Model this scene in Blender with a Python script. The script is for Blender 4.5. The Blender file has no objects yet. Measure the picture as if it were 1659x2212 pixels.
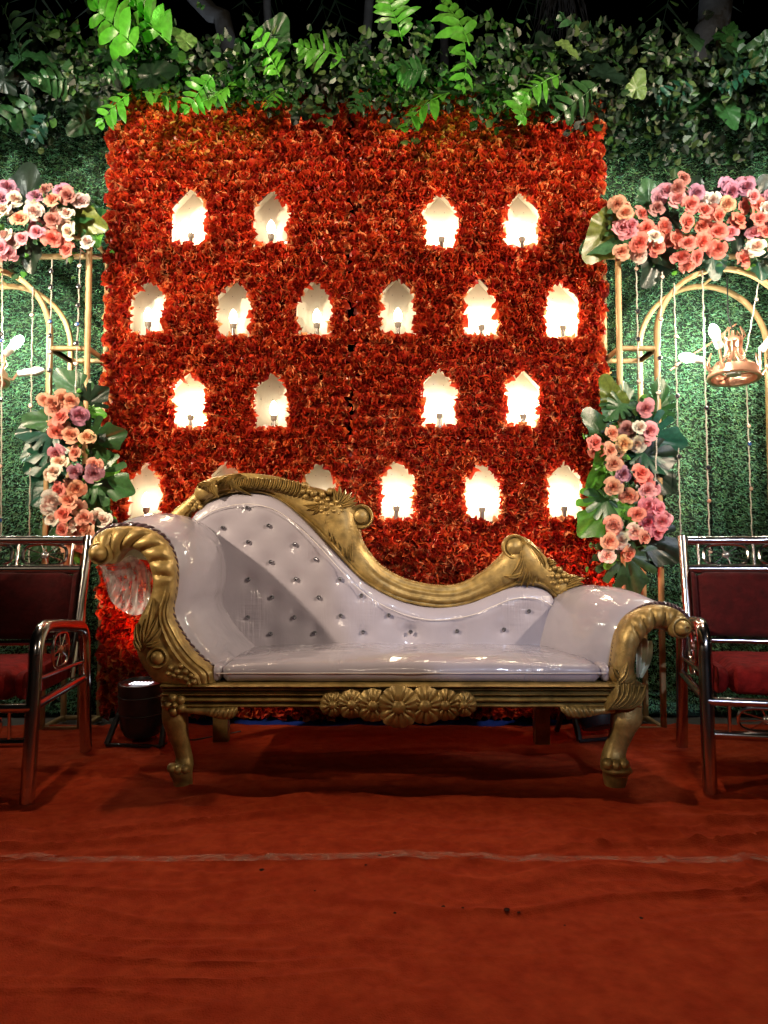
import bpy, bmesh, math, random
import numpy as np
from mathutils import Vector, Matrix, noise, Euler

random.seed(7)
RNG = np.random.default_rng(11)
SC = bpy.context.scene
COL = SC.collection
PI = math.pi
R = math.radians

# ------------------------------------------------------------------ camera
CAM_Z, FPX, CX, CY = 0.88, 1660.0, 829.5, 1106.0        # photo measured at 1659 x 2212
PITCH = math.atan(0.05)
cam = bpy.data.cameras.new('camera'); cam_o = bpy.data.objects.new('camera', cam); COL.objects.link(cam_o)
cam.sensor_fit = 'HORIZONTAL'; cam.sensor_width = 36.0; cam.lens = 36.0 * FPX / 1659.0
cam.clip_start = 0.05; cam.clip_end = 500
cam_o.location = (0, 0, CAM_Z); cam_o.rotation_euler = (PI/2 + PITCH, 0, 0)
SC.camera = cam_o

# ------------------------------------------------------------------ world, lamps, exposure
W = bpy.data.worlds.new('World'); SC.world = W; W.use_nodes = True
nt = W.node_tree; bgn = nt.nodes['Background']
sky = nt.nodes.new('ShaderNodeTexSky'); sky.sky_type = 'NISHITA'; sky.sun_disc = False
sky.sun_elevation = R(-7); sky.sun_rotation = R(200)
nt.links.new(sky.outputs[0], bgn.inputs[0]); bgn.inputs[1].default_value = 0.05

def lamp(name, kind, loc, aim, power, col, size=0.2, cone=60, blend=0.4):
    L = bpy.data.lights.new(name, kind); L.energy = power; L.color = col
    L.shadow_soft_size = size
    if kind == 'SPOT': L.spot_size = R(cone); L.spot_blend = blend
    o = bpy.data.objects.new(name, L); COL.objects.link(o); o.location = loc
    o.rotation_euler = (Vector(aim) - Vector(loc)).to_track_quat('-Z', 'Y').to_euler()
    return o
# added fill flood behind and above the camera, for unseen stage lights
lamp('fill_flood', 'SPOT', (0.2, -3.6, 3.4), (0.0, 3.0, 1.3), 145, (1.0, 0.80, 0.60), 0.25, 95, 0.5)
# side washes added off-frame to rake the flower wall for petal contrast
lamp('added_side_wash', 'SPOT', (-3.2, 1.3, 2.7), (-0.1, 4.0, 2.0), 1100, (1.0, 0.80, 0.56), 0.06, 62, 0.6)
lamp('added_side_wash', 'SPOT', (3.2, 1.3, 2.7), (0.0, 4.0, 2.0), 820, (1.0, 0.80, 0.58), 0.06, 62, 0.6)
for wx in (-1.9, 1.75):                       # added washes brightening the grass walls
    lamp('added_wall_wash', 'SPOT', (wx, 1.2, 3.7), (wx*1.1, 4.2, 2.4), 380, (0.97, 1.0, 0.86), 0.06, 40, 0.6)
# unseen spots added high over the stage to light the carpet from behind
for wx in (-1.5, 1.3):
    lamp('carpet_fill', 'SPOT', (wx, 3.45, 3.72), (wx*.7, 1.0, 0.0), 150, (1.0, 0.72, 0.50), 0.05, 74, 0.7)
lamp('stage_spot', 'SPOT', (1.7, -2.4, 3.3), (0.86, 3.4, 1.03), 520, (0.66, 0.76, 1.0), 0.04, 19.5, 0.14)
lamp('trunk_fill', 'SPOT', (-.2, 5.3, .4), (0.6, 8.0, 5.2), 260, (0.75, 0.85, 1.0), 0.1, 110, 0.6)  # unseen lamp added behind the backdrop to brighten the palm trunks
# green wash on the greenery over the backdrop
lamp('green_wash', 'SPOT', (-0.35, 1.7, 0.25), (-1.02, 3.75, 3.52), 620, (0.30, 1.0, 0.12), 0.05, 20, 0.8)
lamp('green_wash', 'SPOT', (0.2, 1.7, 0.25), (0.36, 3.75, 3.52), 460, (0.30, 1.0, 0.12), 0.05, 20, 0.8)

SC.view_settings.view_transform = 'Standard'; SC.view_settings.look = 'None'
SC.view_settings.exposure = 0.0; SC.view_settings.gamma = 1.0; SC.view_settings.use_curve_mapping = False
SC.render.engine = 'CYCLES'
SC.cycles.use_denoising = True
SC.cycles.max_bounces = 7; SC.cycles.diffuse_bounces = 3; SC.cycles.glossy_bounces = 4
SC.cycles.transparent_max_bounces = 12
SC.cycles.sample_clamp_indirect = 4.0
SC.cycles.use_light_tree = True

# ------------------------------------------------------------------ photo pixel -> place
CP, SP = math.cos(PITCH), math.sin(PITCH)
def P(x, y, D):
    """point on the upright plane at distance D seen at photo pixel (x, y)"""
    u = (x - CX)/FPX; v = (CY - y)/FPX
    s = D/(CP - v*SP)
    return Vector((u*s, D, CAM_Z + (SP + v*CP)*s))
def G(x, y, z=0.0):
    """point on the level z seen at photo pixel (x, y)"""
    u = (x - CX)/FPX; v = (CY - y)/FPX
    s = (z - CAM_Z)/(SP + v*CP)
    return Vector((u*s, s*(CP - v*SP), z))
def Z1(x, y): return (184.3 + .4444*x, 995.3 + .4444*y)
def Z2(x, y): return (847.9 + .4444*x, 995.3 + .4444*y)
def Z5(x, y): return (184.3 + .2*x, 1105.9 + .2*y)
def Z4(x, y): return (1179.7 + .29989*x, 1105.9 + .29989*y)

# ------------------------------------------------------------------ materials
MATS = {}
def mat(name, col, rough=.5, metal=0., var=.15, scale=18, bump=0., bscale=60, coat=0., coat_rough=.1,
        transl=0., objcol=False, hue=None, attr=None, emit=None, estr=0., spec=.5, sheen=0., stretch=None, bdist=.01, col2=None):
    m = bpy.data.materials.new(name); m.use_nodes = True; MATS[name] = m
    t = m.node_tree; N = t.nodes; Lk = t.links
    b = N['Principled BSDF']; out = N['Material Output']
    tc = N.new('ShaderNodeTexCoord'); vec = tc.outputs['Object']
    if stretch:
        mp = N.new('ShaderNodeMapping'); mp.inputs['Scale'].default_value = stretch
        Lk.new(vec, mp.inputs[0]); vec2 = mp.outputs[0]
    else: vec2 = vec
    nz = N.new('ShaderNodeTexNoise'); nz.inputs['Scale'].default_value = scale; nz.inputs['Detail'].default_value = 4
    Lk.new(vec, nz.inputs['Vector'])
    rp = N.new('ShaderNodeMapRange'); rp.inputs['From Min'].default_value = .3; rp.inputs['From Max'].default_value = .7
    rp.inputs['To Min'].default_value = 1 - var; rp.inputs['To Max'].default_value = 1 + var
    Lk.new(nz.outputs['Fac'], rp.inputs['Value'])
    mx = N.new('ShaderNodeMix'); mx.data_type = 'RGBA'; mx.blend_type = 'MULTIPLY'; mx.inputs[0].default_value = 1.0
    mx.clamp_result = False
    if objcol and attr:
        oi = N.new('ShaderNodeObjectInfo'); at = N.new('ShaderNodeAttribute'); at.attribute_name = attr
        m3 = N.new('ShaderNodeMix'); m3.data_type = 'RGBA'; m3.blend_type = 'MULTIPLY'; m3.inputs[0].default_value = 1
        Lk.new(oi.outputs['Color'], m3.inputs[6]); Lk.new(at.outputs['Color'], m3.inputs[7]); Lk.new(m3.outputs[2], mx.inputs[6])
    elif objcol:
        oi = N.new('ShaderNodeObjectInfo'); Lk.new(oi.outputs['Color'], mx.inputs[6])
    elif attr:
        at = N.new('ShaderNodeAttribute'); at.attribute_name = attr; Lk.new(at.outputs['Color'], mx.inputs[6])
    elif col2:
        n2 = N.new('ShaderNodeTexNoise'); n2.inputs['Scale'].default_value = scale*.37; n2.inputs['Detail'].default_value = 6
        Lk.new(vec, n2.inputs['Vector'])
        r2 = N.new('ShaderNodeValToRGB'); r2.color_ramp.elements[0].position = .38; r2.color_ramp.elements[1].position = .62
        r2.color_ramp.elements[0].color = (*col, 1); r2.color_ramp.elements[1].color = (*col2, 1)
        Lk.new(n2.outputs['Fac'], r2.inputs[0]); Lk.new(r2.outputs[0], mx.inputs[6])
    else: mx.inputs[6].default_value = (*col, 1)
    cmb = N.new('ShaderNodeCombineColor')
    for i in range(3): Lk.new(rp.outputs[0], cmb.inputs[i])
    Lk.new(cmb.outputs[0], mx.inputs[7]); Lk.new(mx.outputs[2], b.inputs['Base Color'])
    b.inputs['Roughness'].default_value = rough; b.inputs['Metallic'].default_value = metal
    b.inputs['Specular IOR Level'].default_value = spec
    if coat: b.inputs['Coat Weight'].default_value = coat; b.inputs['Coat Roughness'].default_value = coat_rough
    if sheen: b.inputs['Sheen Weight'].default_value = sheen; b.inputs['Sheen Roughness'].default_value = .5
    if bump:
        bn = N.new('ShaderNodeTexNoise'); bn.inputs['Scale'].default_value = bscale; bn.inputs['Detail'].default_value = 3
        Lk.new(vec2, bn.inputs['Vector'])
        bp = N.new('ShaderNodeBump'); bp.inputs['Strength'].default_value = bump; bp.inputs['Distance'].default_value = bdist
        Lk.new(bn.outputs['Fac'], bp.inputs['Height'])
        if coat: Lk.new(bp.outputs[0], b.inputs['Coat Normal'])
        else: Lk.new(bp.outputs[0], b.inputs['Normal'])
    if emit:
        b.inputs['Emission Color'].default_value = (*emit, 1); b.inputs['Emission Strength'].default_value = estr
    if transl:
        tr = N.new('ShaderNodeBsdfTranslucent'); Lk.new(mx.outputs[2], tr.inputs['Color'])
        ms = N.new('ShaderNodeMixShader'); ms.inputs[0].default_value = transl
        Lk.new(b.outputs[0], ms.inputs[1]); Lk.new(tr.outputs[0], ms.inputs[2]); Lk.new(ms.outputs[0], out.inputs[0])
    return m

mat('carpet', (.33, .042, .013), .95, var=.12, scale=38, bump=.8, bscale=260, bdist=.004, spec=.05, col2=(.27, .028, .009))
mat('plank', (.07, .055, .045), .8, var=.3, scale=6, bump=.2)
mat('ground', (.05, .045, .035), .95, var=.4, scale=2)
mat('tarp', (.01, .03, .22), .4, var=.3, scale=9, bump=.6, bscale=14)
mat('gold', (.34, .235, .080), .43, .45, var=.35, scale=30, bump=.35, bscale=110, bdist=.004, col2=(.24, .155, .045))
mat('leather', (.28, .255, .305), .45, var=.05, scale=8, bump=.35, bscale=9, coat=1., coat_rough=.10, stretch=(1.6, .7, 1.1), bdist=.012)
def leather_film():
    m = MATS['leather']; t = m.node_tree; N = t.nodes; Lk = t.links; b = N['Principled BSDF']
    tc = N.new('ShaderNodeTexCoord'); hs = []
    for rot, sc, lo in (((0, .75, .3), (70, 5, 5), .56), ((0, -.5, -.2), (5, 40, 55), .60)):
        mp = N.new('ShaderNodeMapping'); mp.inputs['Rotation'].default_value = rot; mp.inputs['Scale'].default_value = sc
        Lk.new(tc.outputs['Object'], mp.inputs[0])
        nz = N.new('ShaderNodeTexNoise'); nz.inputs['Scale'].default_value = 1; nz.inputs['Detail'].default_value = 2; nz.inputs['Distortion'].default_value = .6; Lk.new(mp.outputs[0], nz.inputs[0])
        mk = N.new('ShaderNodeTexNoise'); mk.inputs['Scale'].default_value = 3.4; Lk.new(tc.outputs['Object'], mk.inputs[0])
        mr = N.new('ShaderNodeMapRange'); mr.inputs[1].default_value = lo - .08; mr.inputs[2].default_value = lo + .08; Lk.new(mk.outputs[0], mr.inputs[0])
        mu = N.new('ShaderNodeMath'); mu.operation = 'MULTIPLY'; Lk.new(nz.outputs[0], mu.inputs[0]); Lk.new(mr.outputs[0], mu.inputs[1]); hs.append(mu)
    lw = N.new('ShaderNodeTexNoise'); lw.inputs['Scale'].default_value = 7; lw.inputs['Detail'].default_value = 3; Lk.new(tc.outputs['Object'], lw.inputs[0])
    ad = N.new('ShaderNodeMath'); ad.operation = 'ADD'; Lk.new(hs[0].outputs[0], ad.inputs[0]); Lk.new(hs[1].outputs[0], ad.inputs[1])
    a2 = N.new('ShaderNodeMath'); a2.operation = 'ADD'; Lk.new(ad.outputs[0], a2.inputs[0]); Lk.new(lw.outputs[0], a2.inputs[1])
    bp = N.new('ShaderNodeBump'); bp.inputs['Strength'].default_value = .9; bp.inputs['Distance'].default_value = .009
    Lk.new(a2.outputs[0], bp.inputs['Height']); Lk.new(bp.outputs[0], b.inputs['Coat Normal'])
    b2 = N.new('ShaderNodeBump'); b2.inputs['Strength'].default_value = .65; b2.inputs['Distance'].default_value = .006
    Lk.new(a2.outputs[0], b2.inputs['Height']); Lk.new(b2.outputs[0], b.inputs['Normal'])
leather_film()
mat('piping', (.62, .56, .54), .3, coat=1., var=.05)
mat('lining', (.62, .66, .52), .7, var=.15, scale=12, bump=.4, bscale=14)
mat('braid', (.045, .018, .03), .45, var=.5, scale=60, coat=.3, bump=.2)
mat('crystal', (.22, .22, .25), .12, .85, var=.2)
mat('chrome', (.54, .51, .50), .17, 1.0, var=.10, scale=9, bump=.04, bscale=8)
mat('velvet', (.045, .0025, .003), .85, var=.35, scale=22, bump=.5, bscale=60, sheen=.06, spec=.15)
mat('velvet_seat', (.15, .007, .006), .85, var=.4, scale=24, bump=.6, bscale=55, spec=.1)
mat('black_metal', (.012, .012, .013), .38, 0., var=.3, scale=30, coat=.2, bump=.1)
mat('led', (.8, .9, 1), .3, emit=(.85, .93, 1.0), estr=3)
mat('petal', (.56, .030, .010), .33, var=.25, scale=7, transl=.20, attr='tint', spec=.9)
mat('red_cloth', (.10, .008, .005), .9, var=.2, scale=20)
mat('plywood', (.64, .60, .50), .65, var=.09, scale=5, bump=.2, bscale=24, stretch=(6, 1, .5), bdist=.004)
mat('holder', (.26, .23, .19), .5, var=.12)
mat('holder_metal', (.22, .2, .18), .3, .8)
mat('blade', (.05, .21, .075), .42, var=.0, attr='tint', spec=.5, transl=.15)
mat('turf_back', (.006, .018, .008), .9)
mat('rose', (1, 1, 1), .55, var=.15, scale=9, objcol=True, attr='tint', transl=.12, spec=.25)
mat('leafy', (1, 1, 1), .30, var=.28, scale=11, objcol=True, transl=.22, spec=.5, bump=.12, bscale=40)
mat('leaf_mix', (1, 1, 1), .42, var=.2, scale=9, attr='tint', transl=.22)
mat('stem', (.03, .06, .015), .7)
mat('gold_paint', (.38, .235, .10), .45, .15, var=.18, scale=14, bump=.15, bscale=60)
mat('bead', (.52, .48, .41), .25, var=.15, scale=90, coat=.6)
mat('disc_dark', (.01, .012, .016), .15, coat=.6)
mat('disc_blue', (.03, .10, .30), .15, coat=.6)
mat('disc_pale', (.62, .42, .30), .3, coat=.4)
mat('disc_rim', (.6, .6, .6), .2, .9)
mat('copper', (.60, .30, .19), .30, .8, var=.15, scale=20)
mat('socket', (.76, .74, .68), .4, var=.06)
mat('trunk', (.26, .26, .25), .85, var=.35, scale=5, bump=.6, bscale=16)
mat('trunk_dark', (.10, .09, .08), .9, var=.35, scale=8, bump=.6, bscale=16)
mat('cable', (.012, .012, .012), .5)
mat('dry', (.03, .012, .008), .95, spec=.05)
mat('orange_cord', (.55, .18, .10), .6)
mat('grey_bulb', (.75, .73, .66), .25, coat=.5, var=.04)
for nm, col, s in (('bulb_dim', (1.0, .87, .62), 21), ('bulb_mid', (1.0, .86, .60), 40), ('bulb_bright', (1.0, .85, .58), 95),
                   ('bulb_glare', (1.0, .83, .52), 170), ('bulb_cool', (.95, 1.0, .88), 520), ('bulb_soft', (1.0, .95, .82), 90)):
    mat(nm, (.9, .9, .85), .3, emit=col, estr=s, var=.02)
# clear film
def film(name, fac, tint=(.9, .9, .9)):
    m = bpy.data.materials.new(name); m.use_nodes = True; MATS[name] = m
    t = m.node_tree; N = t.nodes; Lk = t.links
    out = N['Material Output']; b = N['Principled BSDF']
    b.inputs['Base Color'].default_value = (*tint, 1); b.inputs['Roughness'].default_value = .14
    b.inputs['Specular IOR Level'].default_value = .8
    tr = N.new('ShaderNodeBsdfTransparent'); mx = N.new('ShaderNodeMixShader')
    nz = N.new('ShaderNodeTexNoise'); nz.inputs['Scale'].default_value = 9; nz.inputs['Detail'].default_value = 5
    tc = N.new('ShaderNodeTexCoord'); mp = N.new('ShaderNodeMapping'); mp.inputs['Scale'].default_value = (3.2, 3.2, .5)
    Lk.new(tc.outputs['Object'], mp.inputs[0]); Lk.new(mp.outputs[0], nz.inputs['Vector'])
    mr = N.new('ShaderNodeMapRange'); mr.inputs['From Min'].default_value = .38; mr.inputs['From Max'].default_value = .68
    mr.inputs['To Min'].default_value = fac*.3; mr.inputs['To Max'].default_value = min(1, fac*2.2)
    Lk.new(nz.outputs['Fac'], mr.inputs['Value']); Lk.new(mr.outputs[0], mx.inputs[0])
    bp = N.new('ShaderNodeBump'); bp.inputs['Strength'].default_value = .5; bp.inputs['Distance'].default_value = .01
    Lk.new(nz.outputs['Fac'], bp.inputs['Height']); Lk.new(bp.outputs[0], b.inputs['Normal'])
    Lk.new(tr.outputs[0], mx.inputs[1]); Lk.new(b.outputs[0], mx.inputs[2]); Lk.new(mx.outputs[0], out.inputs[0])
film('film', .34); film('tape', .17, (.55, .38, .30))

# ------------------------------------------------------------------ mesh helpers
ORG = {}
class MB:
    def __init__(s): s.v = []; s.f = []
    def add(s, vs, fs):
        o = len(s.v); s.v.extend([tuple(p) for p in vs]); s.f.extend([tuple(i + o for i in q) for q in fs]); return s
    def loft(s, rows, closed=True, cap=True):
        n = len(rows[0]); vs = [p for r in rows for p in r]; fs = []
        for i in range(len(rows) - 1):
            for j in range(n if closed else n - 1):
                a = i*n + j; b = i*n + (j + 1) % n
                fs.append((a, b, b + n, a + n))
        if cap and closed:
            fs.append(tuple(range(n - 1, -1, -1))); fs.append(tuple(range((len(rows) - 1)*n, len(rows)*n)))
        return s.add(vs, fs)
    def box(s, a, b):
        x0, y0, z0 = a; x1, y1, z1 = b
        return s.add([(x0, y0, z0), (x1, y0, z0), (x1, y1, z0), (x0, y1, z0), (x0, y0, z1), (x1, y0, z1), (x1, y1, z1), (x0, y1, z1)],
                     [(0, 3, 2, 1), (4, 5, 6, 7), (0, 1, 5, 4), (1, 2, 6, 5), (2, 3, 7, 6), (3, 0, 4, 7)])
    def tube(s, path, rad, seg=8, square=False, cap=True, closed=False):
        path = [Vector(p) for p in path]; n = len(path)
        rads = rad if isinstance(rad, (list, tuple)) else [rad]*n
        rows = []; prev = None
        for i, p in enumerate(path):
            if closed: d = path[(i + 1) % n] - path[i - 1]
            else: d = path[min(i + 1, n - 1)] - path[max(i - 1, 0)]
            d.normalize()
            if prev is None:
                a = Vector((0, 1, 0)) if abs(d.y) < .9 else Vector((1, 0, 0))
                prev = (a - d*a.dot(d)).normalized()
            else:
                prev = (prev - d*prev.dot(d)).normalized()
            q = d.cross(prev)
            if square:
                r = rads[i]
                rows.append([p + prev*(r*cx) + q*(r*cy) for cx, cy in ((-1, -.8), (-.8, -1), (.8, -1), (1, -.8), (1, .8), (.8, 1), (-.8, 1), (-1, .8))])
            else:
                rows.append([p + (prev*math.cos(2*PI*k/seg) + q*math.sin(2*PI*k/seg))*rads[i] for k in range(seg)])
        if closed: rows.append(rows[0])
        return s.loft(rows, True, cap and not closed)
    def ball(s, c, r, seg=10, rings=6, rot=0.):
        c = Vector(c); r = Vector(r) if hasattr(r, '__len__') else Vector((r, r, r))
        vs = []; fs = []; cr, sr = math.cos(rot), math.sin(rot)
        for i in range(rings + 1):
            th = PI*i/rings
            for j in range(seg):
                ph = 2*PI*j/seg
                x, z, y = r.x*math.sin(th)*math.cos(ph), r.z*math.sin(th)*math.sin(ph), -r.y*math.cos(th)
                vs.append((c.x + x*cr - z*sr, c.y + y, c.z + x*sr + z*cr))
        for i in range(rings):
            for j in range(seg):
                a = i*seg + j; b = i*seg + (j + 1) % seg
                fs.append((a, b, b + seg, a + seg))
        return s.add(vs, fs)
    def lathe(s, c, prof, axis=(0, 0, 1), seg=16, cap=True):
        """prof: list of (radius, height along axis)"""
        q = Vector((0, 0, 1)).rotation_difference(Vector(axis).normalized()); c = Vector(c)
        rows = [[c + q @ Vector((r*math.cos(2*PI*k/seg), r*math.sin(2*PI*k/seg), h)) for k in range(seg)] for r, h in prof]
        return s.loft(rows, True, cap)
    def build(s, name, m, parent=None, smooth=True, org=None, label=None):
        o3 = ORG[parent.name] if parent is not None else (Vector(org) if org is not None else Vector((0, 0, 0)))
        me = bpy.data.meshes.new(name)
        me.from_pydata([(p[0] - o3[0], p[1] - o3[1], p[2] - o3[2]) for p in s.v], [], s.f)
        me.validate(); me.update()
        if smooth: me.polygons.foreach_set('use_smooth', [True]*len(me.polygons))
        me.materials.append(MATS[m])
        bm = bmesh.new(); bm.from_mesh(me); bmesh.ops.recalc_face_normals(bm, faces=bm.faces); bm.to_mesh(me); bm.free()
        if smooth: me.set_sharp_from_angle(angle=R(48))
        o = bpy.data.objects.new(name, me); COL.objects.link(o)
        if parent is not None: o.parent = parent; ORG[o.name] = o3
        else: o.location = o3; ORG[o.name] = o3
        if label: o['label'] = label
        return o

def thing(name, label, cat, loc=(0, 0, 0), group=None):
    o = bpy.data.objects.new(name, None); COL.objects.link(o); o.location = loc; o.empty_display_size = .05
    o['label'] = label; o['category'] = cat
    if group: o['group'] = group
    ORG[o.name] = Vector(loc); return o
def tag(o, label, cat, group=None):
    o['label'] = label; o['category'] = cat
    if group: o['group'] = group
    return o
def struct(o): o['kind'] = 'structure'; return o

def catmull(pts, N):
    pts = [np.array(p, float) for p in pts]; n = len(pts)
    cum = [0.]
    for i in range(n - 1): cum.append(cum[-1] + max(1e-6, np.linalg.norm(pts[i + 1] - pts[i])))
    out = []
    for k in range(N):
        t = cum[-1]*k/(N - 1); i = 0
        while i < n - 2 and t > cum[i + 1]: i += 1
        u = (t - cum[i])/(cum[i + 1] - cum[i])
        p1, p2 = pts[i], pts[i + 1]; p0 = pts[i - 1] if i > 0 else 2*p1 - p2; p3 = pts[i + 2] if i + 2 < n else 2*p2 - p1
        out.append(.5*((2*p1) + (-p0 + p2)*u + (2*p0 - 5*p1 + 4*p2 - p3)*u*u + (-p0 + 3*p1 - 3*p2 + p3)*u**3))
    return out

def ribbon(mb, pairs, D, back, hfac=.4, N=110, M=12, orn=None):
    """carved band between two edges (photo pixels on plane D), domed towards the viewer, closed behind"""
    rows = []
    for k, q in enumerate(catmull([(*a, *b) for a, b in pairs], N)):
        s = k/(N - 1); A = P(q[0], q[1], D); B = P(q[2], q[3], D); w = (A - B).length
        row = []
        for j in range(M + 1):
            u = j/M; p = A.lerp(B, u)
            h = hfac*w*math.sqrt(max(0, 1 - (2*u - 1)**2))
            if orn: h += orn(s, u, w)
            row.append(Vector((p.x, p.y - h, p.z)))
        row.append(Vector((B.x, D + back, B.z))); row.append(Vector((A.x, D + back, A.z)))
        rows.append(row)
    return mb.loft(rows)

def relief_leaf(mb, b, t, w, h, D, bend=0., n=9, m=6, ridged=0):
    """carved leaf from pixel b to pixel t, w pixels wide, h metres proud of plane D"""
    b = np.array(b, float); t = np.array(t, float); d = t - b; L = np.linalg.norm(d); d /= max(L, 1e-6); nn = np.array((-d[1], d[0]))
    rows = []
    for i in range(n + 1):
        s = i/n; ww = w*(math.sin(PI*min(1, .06 + .94*s**.75)))**.8*.5 + .4
        c = b + d*L*s + nn*bend*math.sin(s*PI*.9)
        row = []
        for j in range(m + 1):
            u = 2*j/m - 1
            q = c + nn*ww*u
            hh = h*(.35 + .65*math.sin(PI*min(1, s*.9 + .05)))*(1 - u*u)**.6 - h*.35*math.exp(-(u/.22)**2)
            if ridged: hh += h*.16*math.sin(s*ridged + abs(u)*3)
            p = P(q[0], q[1], D); row.append((p.x, p.y - 1.35*max(hh, 0) - .001, p.z))
        rows.append(row)
    vs = [p for r in rows for p in r]; fs = []
    k = m + 1
    for i in range(n):
        for j in range(m): a = i*k + j; fs.append((a, a + 1, a + 1 + k, a + k))
    o = len(vs); vs += [(p[0], D + .012, p[2]) for r in rows for p in (r[0], r[-1])]
    for i in range(n):
        a = i*k; c = o + 2*i; fs.append((a, a + k, c + 2, c))
        a = i*k + m; c = o + 2*i + 1; fs.append((a, c, c + 2, a + k))
    return mb.add(vs, fs)
def px(r, D): return r*D/FPX
def knob(mb, c, r, h, D, seg=12):
    p = P(c[0], c[1], D); mb.ball(p, (px(r, D), h, px(r, D)), seg, 8)
def roundel(mb, c, r, D, h=.03, rim=.26):
    p = P(c[0], c[1], D); rr = px(r, D)
    mb.lathe((p.x, p.y + .02, p.z), [(rr, 0), (rr, .02 + h*.55), (rr*(1 - rim*.3), .02 + h*.7), (rr*(1 - rim*.8), .02 + h*.55), (rr*(1 - rim), .02 + h*.2),
             (rr*(1 - rim*1.15), .02 + h*.35), (rr*.5, .02 + h*.95), (rr*.2, .02 + h*1.12), (.001, .02 + h*1.15)], (0, -1, 0), 22)

# ------------------------------------------------------------------ ground, stage, carpet
mb = MB(); mb.add([(-150, -150, -.55), (150, -150, -.55), (150, 150, -.55), (-150, 150, -.55)], [(0, 1, 2, 3)])
struct(mb.build('ground', 'ground', smooth=False))
mb = MB(); mb.box((-4.2, -3.2, -.548), (4.2, 5.2, -.03)); struct(mb.build('stage_floor', 'plank', smooth=False))

def ridge(n, k, p): return max(0., 1 - abs(n)*k)**p
def wrinkle(x, y):
    a = noise.noise(Vector((x*1.1 + 3, y*2.6, .3)))*.012
    wx = x + .22*noise.noise(Vector((x*1.5, y*1.5, 9.))); wy = y + .16*noise.noise(Vector((x*1.9, y*1.9, 4.)))
    m1 = max(0., .25 + noise.noise(Vector((x*.9, y*1.1, 7.)))); m2 = max(0., .1 + noise.noise(Vector((x*1.3 + 5, y*1.5, 11.))))
    b = ridge(noise.noise(Vector((wx*1.2 + wy*1.1, wy*6.2 - wx*.6, 2.))), 5.5, 1.6)*.036*m1
    c = ridge(noise.noise(Vector((wx*4.0 - wy*3.2, wy*5.0 + wx*2.6, 5.))), 6.0, 1.6)*.026*m2
    d = ridge(noise.noise(Vector((wx*2.5, wy*11., 15.))), 4.5, 1.6)*.013*max(0., .2 + noise.noise(Vector((x*1.1, y*1.3, 21.))))
    return a + b + c + d + noise.noise(Vector((x*9, y*14, 1.)))*.0016
def carpet(name, x0, x1, y0, y1, nx, ny, zoff, label, wavy=0):
    xs = np.linspace(x0, x1, nx); ys = np.linspace(y0, y1, ny); vs = []; fs = []
    for j, y in enumerate(ys):
        t = j/(ny - 1)
        for x in xs:
            yy = y + wavy*t**8*(.5*noise.noise(Vector((x*2.2, 3, 1))) + .35*noise.noise(Vector((x*7, 1, 4))))
            vs.append((x, yy, wrinkle(x, yy)*.9 + zoff))
    for j in range(ny - 1):
        for i in range(nx - 1): a = j*nx + i; fs.append((a, a + 1, a + 1 + nx, a + nx))
    mb = MB(); mb.add(vs, fs)
    o = mb.build(name, 'carpet', org=((x0 + x1)/2, (y0 + y1)/2, 0)); tag(o, label, 'carpet', 'carpet strips laid over the stage')
    m = o.modifiers.new('thick', 'SOLIDIFY'); m.thickness = .006; m.offset = -1
    return o
carpet('carpet', -3.2, 3.2, 2.20, 3.92, 380, 170, -.001, 'red felt carpet strip under the sofa and chairs, creased and shaded', .10)
carpet('carpet', -3.2, 3.2, 0.3, 2.24, 380, 230, .003, 'red felt carpet strip with dark specks on the sofa-free side of the clear tape')
# clear tape along the joint
mb = MB(); rows = []
for i in range(150):
    x = -2.6 + 5.2*i/149; y = 2.222 + .006*math.sin(x*1.7) + .008*noise.noise(Vector((x*2, 0, 0)))
    rows.append([(x, y + (j/8 - .5)*.046*(1 + .25*noise.noise(Vector((x*4, 5, 0)))), wrinkle(x, y)*.9 + .0066 + .0016*noise.noise(Vector((x*9, j*.9, 3)))) for j in range(9)])
mb.loft(rows, closed=False, cap=False)
tag(mb.build('tape_strip', 'tape', org=(0, 2.22, 0)), 'long crinkled strip of clear tape over the carpet joint', 'tape')
# specks of dirt on the near strip
for i, (x, y, r) in enumerate([(565, 1885, 9), (680, 1932, 4), (790, 1880, 5), (853, 1980, 6), (958, 1966, 7), (1000, 1973, 5), (1095, 1975, 11), (1120, 1976, 7), (1385, 1985, 7), (820, 1859, 6), (1478, 1934, 4), (1220, 2000, 4)]):
    p = G(x, y); mb = MB(); rr = px(r*.62, p.y); z = wrinkle(p.x, p.y)*.9 + .0042
    mb.add([(p.x + rr*math.cos(a)*(1 + .3*math.sin(a*3 + i)), p.y + rr*1.3*math.sin(a), z) for a in np.linspace(0, 2*PI, 9)[:-1]] + [(p.x, p.y, z + .0004)],
           [(k, (k + 1) % 8, 8) for k in range(8)])
    tag(mb.build('dry_petal', 'dry', org=(p.x, p.y, z)), 'small dark dry flake lying on the red carpet beyond the clear tape', 'flake', 'dark flakes on the carpet')

# tarp and skirting behind the sofa
mb = MB(); rows = []
for i in range(40):
    x = -1.35 + 2.4*i/39
    rows.append([(x, 3.80 + .22*j/5, -.024 + .012*noise.noise(Vector((x*6, j, 0))) + (.05*(j/5)**3)) for j in range(6)])
mb.loft(rows, closed=False, cap=False)
tag(mb.build('blue_tarpaulin', 'tarp', org=(0, 3.9, -.02)), 'crumpled blue plastic sheet on the stage boards behind the sofa', 'tarpaulin')

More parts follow.
